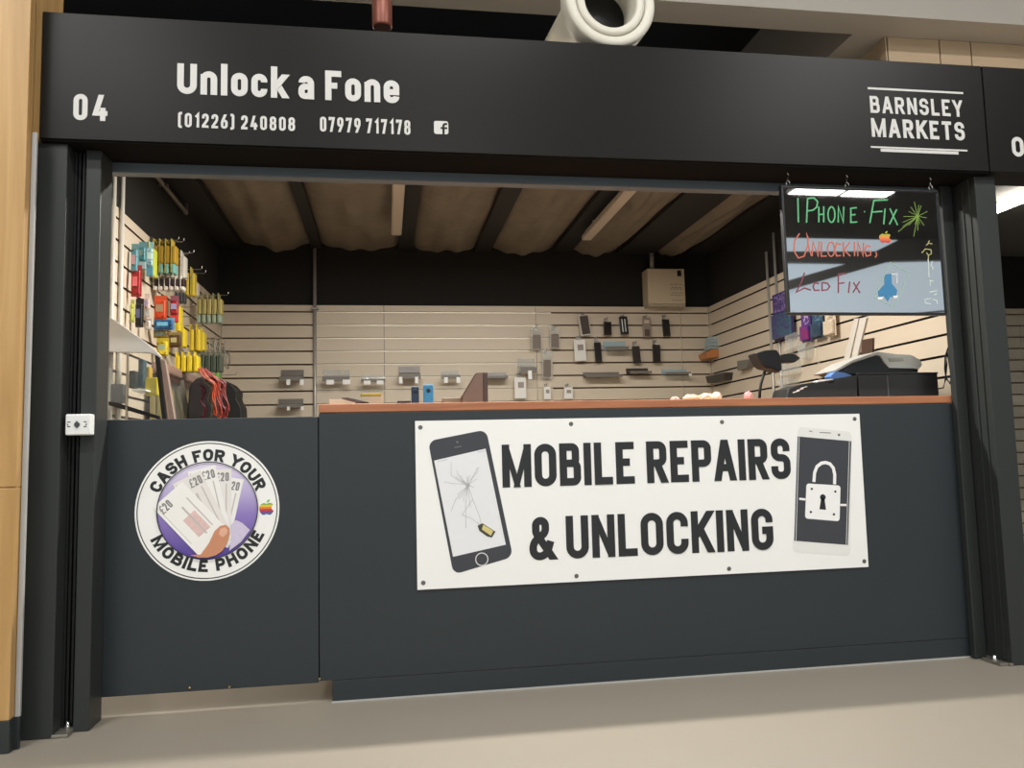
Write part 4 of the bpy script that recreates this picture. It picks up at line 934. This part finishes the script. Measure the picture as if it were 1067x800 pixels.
# corner shelf with stacked clear cases
Y = YB-.16; pts = px2([(736, 368), (741, 364), (763, 362.5), (765, 365.5), (757, 371), (738, 373)], Y)
b = MB(); b.prism([V(x, Y, z) for x, z in pts], (0, .16, 0), .002); build('corner_shelf', b, mat('orange_acrylic', S(190, 122, 72), .35), label='orange brown acrylic shelf in the right back corner', cat='shelf')
A = atY(740, 363.5, Y); B = atY(758, 350, Y)
for i in range(4):
    zz = A.z+(B.z-A.z)*i/4; b = MB(); b.box(A.x+.004*i, B.x-.006*i, Y+.01, Y+.12, zz+.001, zz+(B.z-A.z)/4-.001, .003)
    build('clear_case', b, CLEARB, label=['lowest', 'second', 'third', 'topmost'][i]+' clear blue case stacked on the orange corner shelf', cat='phone case', group='clear cases on the corner shelf')
def onright(name, pts, t, m, label, cat, off=.004, parent=None, group=None):
    off = -.001
    """flat thing on the right wall, outline given in pixels on the wall plane"""
    q = [atX(x, y, XR-off) for x, y in pts]; b = MB(); b.prism(q, (-t, 0, 0)); return build(name, b, m, parent, label, cat, group)
onright('wall_ledge', [(744, 392), (764, 388), (763, 396), (746, 399)], .07, mat('stand_dark', S(60, 56, 50), .35), 'dark ledge low on the right wall', 'shelf')
onright('wall_ledge', [(775, 376), (789, 374), (785, 383), (775, 386)], .05, GREYP, 'grey ledge on the right wall left of the black lamp', 'shelf')
def rpack(p, cols, label):
    (x0, y0, x1, y1) = p; a = atX(x0, y0, XR-.03); c = atX(x1, y1, XR-.03); root = empty('hanging_pack', (XR-.03, (a.y+c.y)/2, c.z), label, 'pack')
    ys, ye = min(a.y, c.y), max(a.y, c.y); h = a.z-c.z
    b = MB(); b.box(XR-.034, XR-.030, ys, ye, c.z, a.z, .001); build('backing_card', b, C3(cols[0]), root)
    b = MB(); b.box(XR-.055, XR-.0345, ys+.006, ye-.006, c.z+.01, c.z+h*.55, .006); build('blister', b, printed('printr_%d_%d_%d' % cols[1], S(*cols[1]), S(*cols[0]), 22, .5), root)
    b = MB(); b.box(XR-.037, XR-.0345, ys+.01, ye-.03, c.z+h*.6, a.z-.012, .001); build('printed_label', b, printed('printl_%d_%d_%d' % cols[2], S(*cols[0]), S(*cols[2]), 30, .55), root)
rpack((805, 308, 828, 350), ((72, 56, 110), (58, 92, 110), (150, 130, 190)), 'purple and teal pack beside the conduits on the right wall')
rpack((835, 327, 846, 355), ((96, 60, 140), (140, 50, 110), (210, 200, 216)), 'purple and pink pack below the hanging board')
rpack((846, 325, 859, 351), ((62, 88, 112), (48, 66, 84), (100, 140, 160)), 'slate blue pack below the hanging board')
rpack((859.5, 322, 872, 349), ((222, 206, 184), (206, 190, 166), (150, 134, 116)), 'cream card pack below the hanging board')
onright('white_strip', [(880, 379), (892, 332), (897, 331.5), (886.5, 377)], .012, C3((214, 208, 198)), 'left of two white strips leaning on the right wall', 'strip', .03)
onright('white_strip', [(888.5, 376.5), (898, 331.5), (905, 331), (894.5, 374.5)], .012, C3((214, 208, 198)), 'right of two white strips leaning on the right wall', 'strip', .03)
onright('display_phone', [(899, 371), (900.5, 354), (911.5, 352), (911, 369)], .012, C3((84, 64, 52)), 'brown phone on the right wall above the receipt printer', 'phone', .02)
for i, (p, l) in enumerate([([(820, 378), (826, 366), (834, 372), (836, 388), (824, 392)], 'clear bracket under the purple pack'), ([(840, 360), (850, 356), (848, 372), (842, 374)], 'round clear bracket right of black lamp'), ([(818, 396), (828, 392.5), (834, 398), (822, 405)], 'lower clear bracket right of black lamp'), ([(827, 350), (838, 346), (842, 360), (828, 366)], 'yellowish clear bracket behind the black lamp')]):
    onright('clear_bracket', p, .06, CLEAR, l+' on right wall', 'bracket', .004)
# ------------------------------------------------------------------ things on the worktop
ZW = 1.1002
def onbar(name, p0, p1, top, Y, d, m, label, cat, bev=.003, group=None, parent=None):
    A = atY(p0, top, Y); B = atY(p1, top, Y); b = MB(); b.box(A.x, B.x, Y, Y+d, ZW, (A.z+B.z)/2, bev); return build(name, b, m, parent, label, cat, group)
onbar('leaflet_stack', 343, 368, 416, .22, .15, C3((196, 184, 160)), 'low beige leaflet stack at the left of the worktop', 'leaflets', .001)
p = [atY(355, 414, .1), atY(362, 413.5, .1), atY(384, 418.5, .1), atY(372, 418.5, .1)]; b = MB(); b.prism([V(q.x, .12, max(q.z, ZW)) for q in p], (0, .07, 0), .001); build('phone_handset', b, C3((76, 70, 72)), label='dark handset tilted on the leaflets at left of worktop', cat='phone')
root = empty('small_carton', (atY(388, 412, .2).x, .25, ZW), 'small yellow and brown carton on the worktop', 'carton')
A = atY(376, 418, .2); B = atY(399, 409.5, .2)
b = MB(); b.box(A.x, B.x, .2, .28, ZW, B.z-.012, .002); build('carton_body', b, C3((176, 164, 140)), root); b = MB(); b.box(A.x-.002, B.x-.006, .198, .282, B.z-.0115, B.z, .002); build('carton_lid', b, C3((160, 144, 60)), root)
onbar('flat_wallet', 414, 428, 417.5, .12, .07, BLACK, 'flat black wallet left of the navy phone case', 'wallet', .002)
def case(p0, p1, top, col, label):
    A = atY(p0, top, .16); B = atY(p1, top, .16); root = empty('phone_case', ((A.x+B.x)/2, .165, ZW), label, 'phone case', 'blue phone cases standing on the worktop')
    b = MB(); b.box(A.x, B.x, .16, .175, ZW, A.z, .005, 3); build('case_shell', b, mat('case_%d' % col[0], S(*col), .35), root)
    w = B.x-A.x; b = MB(); b.lathe([(0, .008), (.004, .008), (.004, .004)], (A.x+w*.5, .1599, A.z-w*.6), (0, -1, 0), 14); build('camera_ring', b, C3((20, 30, 44)), root)
case(428.5, 436.5, 402.5, (24, 50, 72), 'navy phone case standing left of the bright blue one'); case(441, 451.5, 400.5, (52, 128, 172), 'bright blue phone case standing on the worktop')
Y = .15; root = empty('triangular_stand', (atY(497, 410, Y).x, Y+.05, ZW), 'brown triangular stand with its tall edge at right, on worktop', 'stand')
q = [atY(x, y, Y) for x, y in ((482, 412), (496, 388.5), (503, 388), (503.5, 417))]; pts = [V(q[0].x, Y, ZW), V(q[0].x, Y, q[0].z), V(q[1].x, Y, q[1].z), V(q[2].x, Y, q[2].z), V(q[3].x, Y, ZW)]
b = MB(); b.prism(pts, (0, .004, 0)); b.prism([p+V(0, .1, 0) for p in pts], (0, .004, 0)); b.prism([pts[1], pts[2], pts[2]+V(0, 0, -.005), pts[1]+V(0, 0, -.005)], (0, .1, 0)); build('side_panel', b, C3((112, 94, 82)), root)
A = atY(503.5, 388, Y); B = atY(508, 388, Y); b = MB(); b.box(A.x, B.x, Y, Y+.11, ZW, A.z, .001); build('upright_panel', b, C3((70, 56, 50)), root)
onbar('glasses_case', 461, 486, 414, .24, .06, C3((128, 118, 100)), 'low grey case left of the triangular stand', 'case', .004)
for i, (p0, p1, top, Yq, col, l) in enumerate([(699, 707, 413.4, .18, (216, 170, 160), 'small pink eraser sized item on worktop'), (712, 728, 411, .2, (214, 196, 160), 'crumpled beige paper on the worktop, left piece'), (727, 744, 410, .24, (220, 204, 172), 'crumpled beige paper on the worktop, right piece'), (742, 751, 408.5, .2, (230, 220, 196), 'small cream paper twist on the worktop'), (776, 783, 408, .2, (214, 150, 150), 'pink item on worktop left of the black lamp')]):
    A = atY(p0, top, Yq); B = atY(p1, top, Yq); t = bmesh.new(); bmesh.ops.create_icosphere(t, subdivisions=3, radius=1); b = MB(); rr = random.Random(i)
    h = (A.z-ZW)/2; cxx = (A.x+B.x)/2
    for v in t.verts:
        k = 1+.22*math.sin(5*v.co.x+i)*math.sin(6*v.co.y+2*i)*math.cos(4*v.co.z); v.co = V(cxx+v.co.x*k*(B.x-A.x)/2, Yq+v.co.y*k*.03, max(ZW, A.z-h+v.co.z*h*k))
    b._merge(t); build('crumpled_paper' if i in (1, 2, 3) else 'pink_item', b, C3(col), label=l, cat='paper' if i in (1, 2, 3) else 'item')
# black desk lamp
Y = .26; rt = lambda x, y: atY(780+x/8.42, 320+y/8.42, Y); P0_ = rt(135, 780); root = empty('desk_lamp', (P0_.x, Y+.05, ZW), 'black desk lamp with a tilted shade on the worktop', 'lamp')
b = MB(); b.prism([rt(*q) for q in ((62, 402), (150, 376), (250, 370), (286, 420), (300, 555), (262, 566), (222, 545), (152, 530), (112, 500))], (0, .09, 0), .008); build('lamp_shade', b, BLACK, root)
b = MB(); b.prism([rt(*q)+V(0, .03, 0) for q in ((296, 415), (360, 398), (440, 400), (495, 440), (440, 478), (330, 480), (302, 470))], (0, .05, 0), .008); build('lamp_head', b, mat('lamp_black', S(34, 32, 28), .35), root)
pp = [rt(185, 550)+V(0, .045, 0), rt(165, 610)+V(0, .045, 0), rt(150, 660)+V(0, .045, 0), rt(140, 720)+V(0, .045, 0)]; pp.append(V(rt(135, 790).x, Y+.045, ZW+.01))
b = MB(); b.tube(pp, .0065, 10); build('lamp_arm', b, BLACK, root)
b = MB(); b.lathe([(0, .06), (.008, .06), (.014, .045), (.016, .01)], (P0_.x, Y+.045, ZW), (0, 0, 1), 28); build('lamp_base', b, BLACK, root)
# till boxes and receipt printer at the right
Y = .10; pr_ = lambda x, y, yy=0: atY(870+x/8.2, 320+y/8.2, Y)+V(0, yy, 0)
root = empty('till_box', (pr_(540, 700).x, Y+.15, ZW), 'black cash box at the right end of the worktop', 'cash box')
A = pr_(205, 700); B = pr_(876, 570); zt = pr_(540, 558).z
b = MB(); b.box(A.x, B.x, Y, Y+.28, ZW, zt-.008, .003); build('box_body', b, mat('till_black', S(40, 42, 42), .4, var=.05), root)
b = MB(); b.box(A.x-.002, B.x+.002, Y-.003, Y+.283, zt-.0075, zt, .002); build('box_lid', b, mat('till_black', S(40, 42, 42), .4), root)
b = MB(); x = pr_(450, 650).x; b.box(x-.003, x+.003, Y-.0012, Y, ZW+.004, zt-.012); build('box_seam', b, mat('seam_grey', S(84, 86, 84), .4), root, label='pale seam down the box front')
root = empty('card_terminal', (atY(850, 405, Y).x, Y+.06, ZW), 'low black sloping keypad terminal left of the cash box', 'card terminal')
pts = [atY(x, y, Y) for x, y in ((819, 413), (822, 405), (836, 400), (893.5, 390.5), (893.5, 413))]; pts[0].z = pts[-1].z = ZW
b = MB(); b.prism(pts, (0, .14, 0), .003); build('terminal_body', b, mat('till_black', S(40, 42, 42), .4), root)
for i in range(3):
    a = atY(826+i*4, 409-i*2.2, Y-.0005); c = atY(833+i*4, 407-i*2.2, Y-.0005); b = MB(); b.ribbon([(a.x, a.z), (c.x, c.z)], False, .004, planeXZ(Y-.0005), .001); build('terminal_key', b, TAGW, root, label='pale key on the black terminal')
def lump(name, pts, Yq, d, m, label, cat):
    b = MB(); b.prism([atY(x, y, Yq) for x, y in pts], (0, d, 0), .002); return build(name, b, m, label=label, cat=cat)
lump('paper_roll', [(845, 401), (853, 396), (868, 394.5), (871, 398), (866, 400), (858, 397.5)], Y, .03, TAGW, 'white curl of till paper on the black terminal', 'paper')
lump('plastic_bag', [(865, 392), (870, 387), (880, 388), (888, 391), (880, 396), (868, 396)], Y+.02, .05, mat('bag_blue', S(92, 130, 190), .4, var=.15, vscale=50), 'small crumpled blue bag beside the printer', 'bag')
root = empty('receipt_printer', (pr_(500, 520).x, Y+.12, zt), 'grey and black receipt printer on the cash box', 'printer')
sh = [(15, 538), (180, 446), (395, 370), (450, 376), (560, 392), (690, 398), (765, 440), (785, 485), (762, 520), (500, 514), (462, 472), (425, 412), (392, 402), (190, 468), (40, 550)]
up = lambda p: V(p.x, p.y, max(p.z, zt+.0005))
b = MB(); b.prism([up(pr_(x, y, .03)) for x, y in sh], (0, .17, 0), .003); build('printer_shell', b, mat('printer_grey', S(176, 175, 168), .4), root)
dkp = [(60, 552), (190, 472), (390, 406), (424, 416), (460, 476), (500, 517), (758, 523), (752, 548), (420, 552), (270, 566), (110, 580)]
b = MB(); b.prism([up(pr_(x, y, .036)) for x, y in dkp], (0, .158, 0)); build('printer_body', b, BLACK, root)
b = MB(); b.prism([pr_(x, y, .027) for x, y in ((492, 428), (612, 424), (622, 450), (500, 454))], (0, .004, 0)); build('printer_display', b, C3((150, 150, 138)), root)
# cable loops by the right post
q = [atY(x, y, .05) for x, y in ((988, 362), (985, 372), (984.5, 384), (986, 394), (990, 400), (991, 390), (989, 378), (987, 366), (986.5, 380), (985, 396), (983, 404), (977, 405))]
b = MB(); b.tube(q, .0035, 6); build('black_cable', b, BLACK, label='black cable looping beside the right post', cat='cable')
# ------------------------------------------------------------------ glazed cases by the left wall
Y = .40; root = empty('hooded_case', (-1.12, Y+.2, 0), 'glazed display case with a white sloping hood by left wall', 'display case')
h_ = lambda x, y, yy=0: atY(x, y, Y)+V(0, yy, 0)
HOOD = mat('hood_white', S(218, 215, 210), .4)
b = MB(); b.prism([h_(*q) for q in ((113.5, 330), (117, 331.5), (150, 355), (158, 361), (168.5, 371), (168, 374), (163, 370.5), (157, 367.5), (113.5, 366.5))], (-.034, .12, .012), .003); build('white_hood', b, HOOD, root)
b = MB(); b.box(h_(132.2, 400).x-.004, h_(132.2, 400).x+.004, Y, Y+.01, ZW-.15, h_(132, 367.5).z); build('glazing_bar', b, ALU, root)
b = MB(); b.prism([h_(*q) for q in ((161, 369), (165, 371), (173.5, 440), (169, 440))], (0, .03, 0), .002); build('dark_frame', b, BLACK, root)
b = MB(); b.prism([h_(*q) for q in ((166.5, 373.5), (172, 375.5), (182.5, 440), (177.5, 440))], (0, .03, 0), .002); build('side_frame', b, C3((150, 128, 116)), root, label='pale brown side frame of the case')
A = h_(112, 440); B = h_(163, 368)
b = MB(); b.prism([h_(*q)+V(0, .012, 0) for q in ((113.5, 367.5), (158, 368.5), (167, 440), (112.5, 440))], (0, .004, 0)); build('glass_pane', b, GLASSP, root)
b = MB(); b.prism([h_(*q) for q in ((113, 418), (122, 419.5), (166, 433.5), (166, 437), (120, 424), (113, 422))], (0, .02, 0)); build('lower_rail', b, BLACK, root)
b = MB(); zz = h_(140, 406).z; b.box(h_(133, 404).x, h_(148, 404).x, Y+.05, Y+.25, zz, zz+.006); build('inner_shelf', b, TAGW, root)
b = MB(); b.box(h_(114, 430).x, h_(168, 430).x-.02, Y+.04, Y+.29, 0, .95, .004); build('case_plinth', b, C3((206, 200, 190)), root)
def incase(name, p0, p1, t0, t1, col, label, cat, yy=.1):
    A = atY(p0, t1, Y+yy); B = atY(p1, t0, Y+yy); b = MB(); b.box(A.x, B.x, Y+yy, Y+yy+.05, A.z, B.z, .004); return build(name, b, C3(col), label=label, cat=cat)
incase('boxed_item', 134, 141, 386, 404.3, (38, 44, 40), 'dark green item on the shelf inside the hooded case', 'item'); incase('boxed_item', 143.5, 149.5, 374, 404.3, (34, 74, 88), 'teal box on the shelf inside the hooded case', 'box', .14)
incase('yellow_carton', 147, 156, 382, 401, (186, 150, 30), 'ochre carton behind the glass of the hooded case', 'carton', .2); incase('yellow_carton', 151, 164, 393, 412, (196, 178, 16), 'bright yellow carton low behind the glass of hooded case', 'carton', .12)
incase('grey_box', 114.5, 129, 400, 420, (104, 104, 106), 'grey box at the front of the hooded case', 'box', .06)
# brown case running back along the wall
Y0 = .98; P = atY(171, 376, Y0); xe = P.x; zt = P.z; Y1 = atX(216, 392, xe).y
root = empty('brown_case', (-1.1, (Y0+Y1)/2, 0), 'brown topped glass case running back along the left wall', 'display case')
BR = C3((150, 122, 112))
b = MB(); b.box(XL+.03, xe, Y0, Y1, zt-.055, zt, .018, 3); build('case_top', b, BR, root)
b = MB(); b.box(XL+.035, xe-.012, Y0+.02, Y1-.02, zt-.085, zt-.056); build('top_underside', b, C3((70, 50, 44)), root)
sl = .09
b = MB(); b.prism([V(xe-.016, Y0+.05, zt-.086), V(xe-.012, Y0+.05, zt-.086), V(xe-.012+sl, Y0+.05, .82), V(xe-.016+sl, Y0+.05, .82)], (0, Y1-Y0-.1, 0)); build('sloping_glass', b, GLASSP, root)
for k, yy in enumerate((Y0+.01, (Y0*1.6+Y1)/2.6, Y1-.04)):
    b = MB(); b.prism([V(xe-.03, yy, zt-.056), V(xe, yy, zt-.056), V(xe+sl, yy, .82), V(xe-.03+sl, yy, .82)], (0, .02, 0)); build('case_upright', b, C3((150, 128, 116)) if k == 0 else C3((120, 112, 100)), root)
b = MB(); b.box(XL+.03, xe+sl, Y0, Y1, 0, .82, .004); build('case_base', b, BR, root)
b = MB(); b.box(XL+.03, XL+.05, Y0, Y1, .82, zt-.086); build('case_back', b, C3((150, 138, 90)), root, label='olive lined back of the case')
for k in range(3):
    yy = Y0+.1+k*.22; b = MB(); b.box(-1.17, -1.06, yy, yy+.15, .8205, 1.03-.03*k, .004); build('stock_carton', b, C3([(150, 134, 76), (120, 100, 70), (110, 88, 84)][k]), label=['olive carton nearest the front inside brown case', 'middle brown carton inside the brown case', 'mauve carton at the rear inside the brown case'][k], cat='carton', group='cartons inside the brown case')
# cables hung over the end of the case
CB = [((206, 384), (216, 392), (222, 402), (224, 414), (223, 432), (176, 66, 30), 'orange cable draped over the brown case, left one'), ((212, 385), (222, 391), (227, 402), (229, 420), (228, 436), (150, 50, 30), 'orange red cable draped over the brown case, middle one'), ((217, 394), (229, 397), (234, 406), (236, 420), (235, 436), (124, 42, 36), 'red cable draped over the brown case, right one'),
      ((215, 396), (219, 404), (220, 416), (221, 428), (221, 437), (120, 112, 100), 'pale grey cable hanging below the orange cables'), ((209, 400), (212, 410), (212, 420), (213, 430), (213, 438), (110, 46, 58), 'plum cable hanging at the left of the bundle'), ((226, 404), (230, 414), (232, 424), (233, 432), (233, 438), (120, 40, 50), 'dark red cable hanging low in the bundle')]
for i, (a, b_, c, d, e, col, l) in enumerate(CB):
    Yc = 1.15+.012*i; q = [atY(*p, Yc) for p in (a, b_, c, d, e)]; pts = []
    for k in range(len(q)-1):
        for u in range(4):
            t = u/4; p0 = q[max(k-1, 0)]; p1 = q[k]; p2 = q[k+1]; p3 = q[min(k+2, len(q)-1)]
            pts.append(.5*((2*p1)+(p2-p0)*t+(2*p0-5*p1+4*p2-p3)*t*t+(3*p1-p0-3*p2+p3)*t**3))
    pts.append(q[-1])
    b = MB()
    for s in (-.012, -.004, .005, .013): b.tube([p+V(s*math.sin(.8*j+i+s*90), s*.5, s*.6) for j, p in enumerate(pts)], .004, 6)
    build('hanging_cable', b, C3(col), label=l, cat='cable', group='cables draped over the brown case')
Yk = 1.3; kp = [(197, 402), (204, 394), (211, 392), (219, 398), (225, 410), (229, 440), (194, 440)]
b = MB(); b.prism([atY(x, y, Yk) for x, y in kp], (0, .12, 0), .01); build('dark_bundle', b, C3((44, 40, 42)), label='dark bundle of bagged parts behind the hanging cables', cat='bundle')
kp = [(222, 398), (232, 396), (241, 399), (248, 407.5), (247, 415), (252, 424), (262, 446), (224, 446)]
b = MB(); q = [atY(x, y, 2.2) for x, y in kp]; q[-1].z = q[-2].z = 0.0; b.prism(q, (0, .2, 0), .012); build('black_bag', b, mat('bag_black', S(26, 26, 26), .6, var=.1), label='black bag standing at the rear left behind the half door', cat='bag')
# ================================================================== world and view
W = bpy.data.worlds.new('world'); SC.world = W; W.use_nodes = True
W.node_tree.nodes['Background'].inputs[0].default_value = (.75, .8, .85, 1); W.node_tree.nodes['Background'].inputs[1].default_value = .12
SC.view_settings.view_transform = 'Standard'; SC.view_settings.look = 'None'; SC.view_settings.gamma = 1; SC.view_settings.use_curve_mapping = False
SC.view_settings.exposure = 0.0
SC.cycles.use_denoising = True
SC.cycles.max_bounces = 8
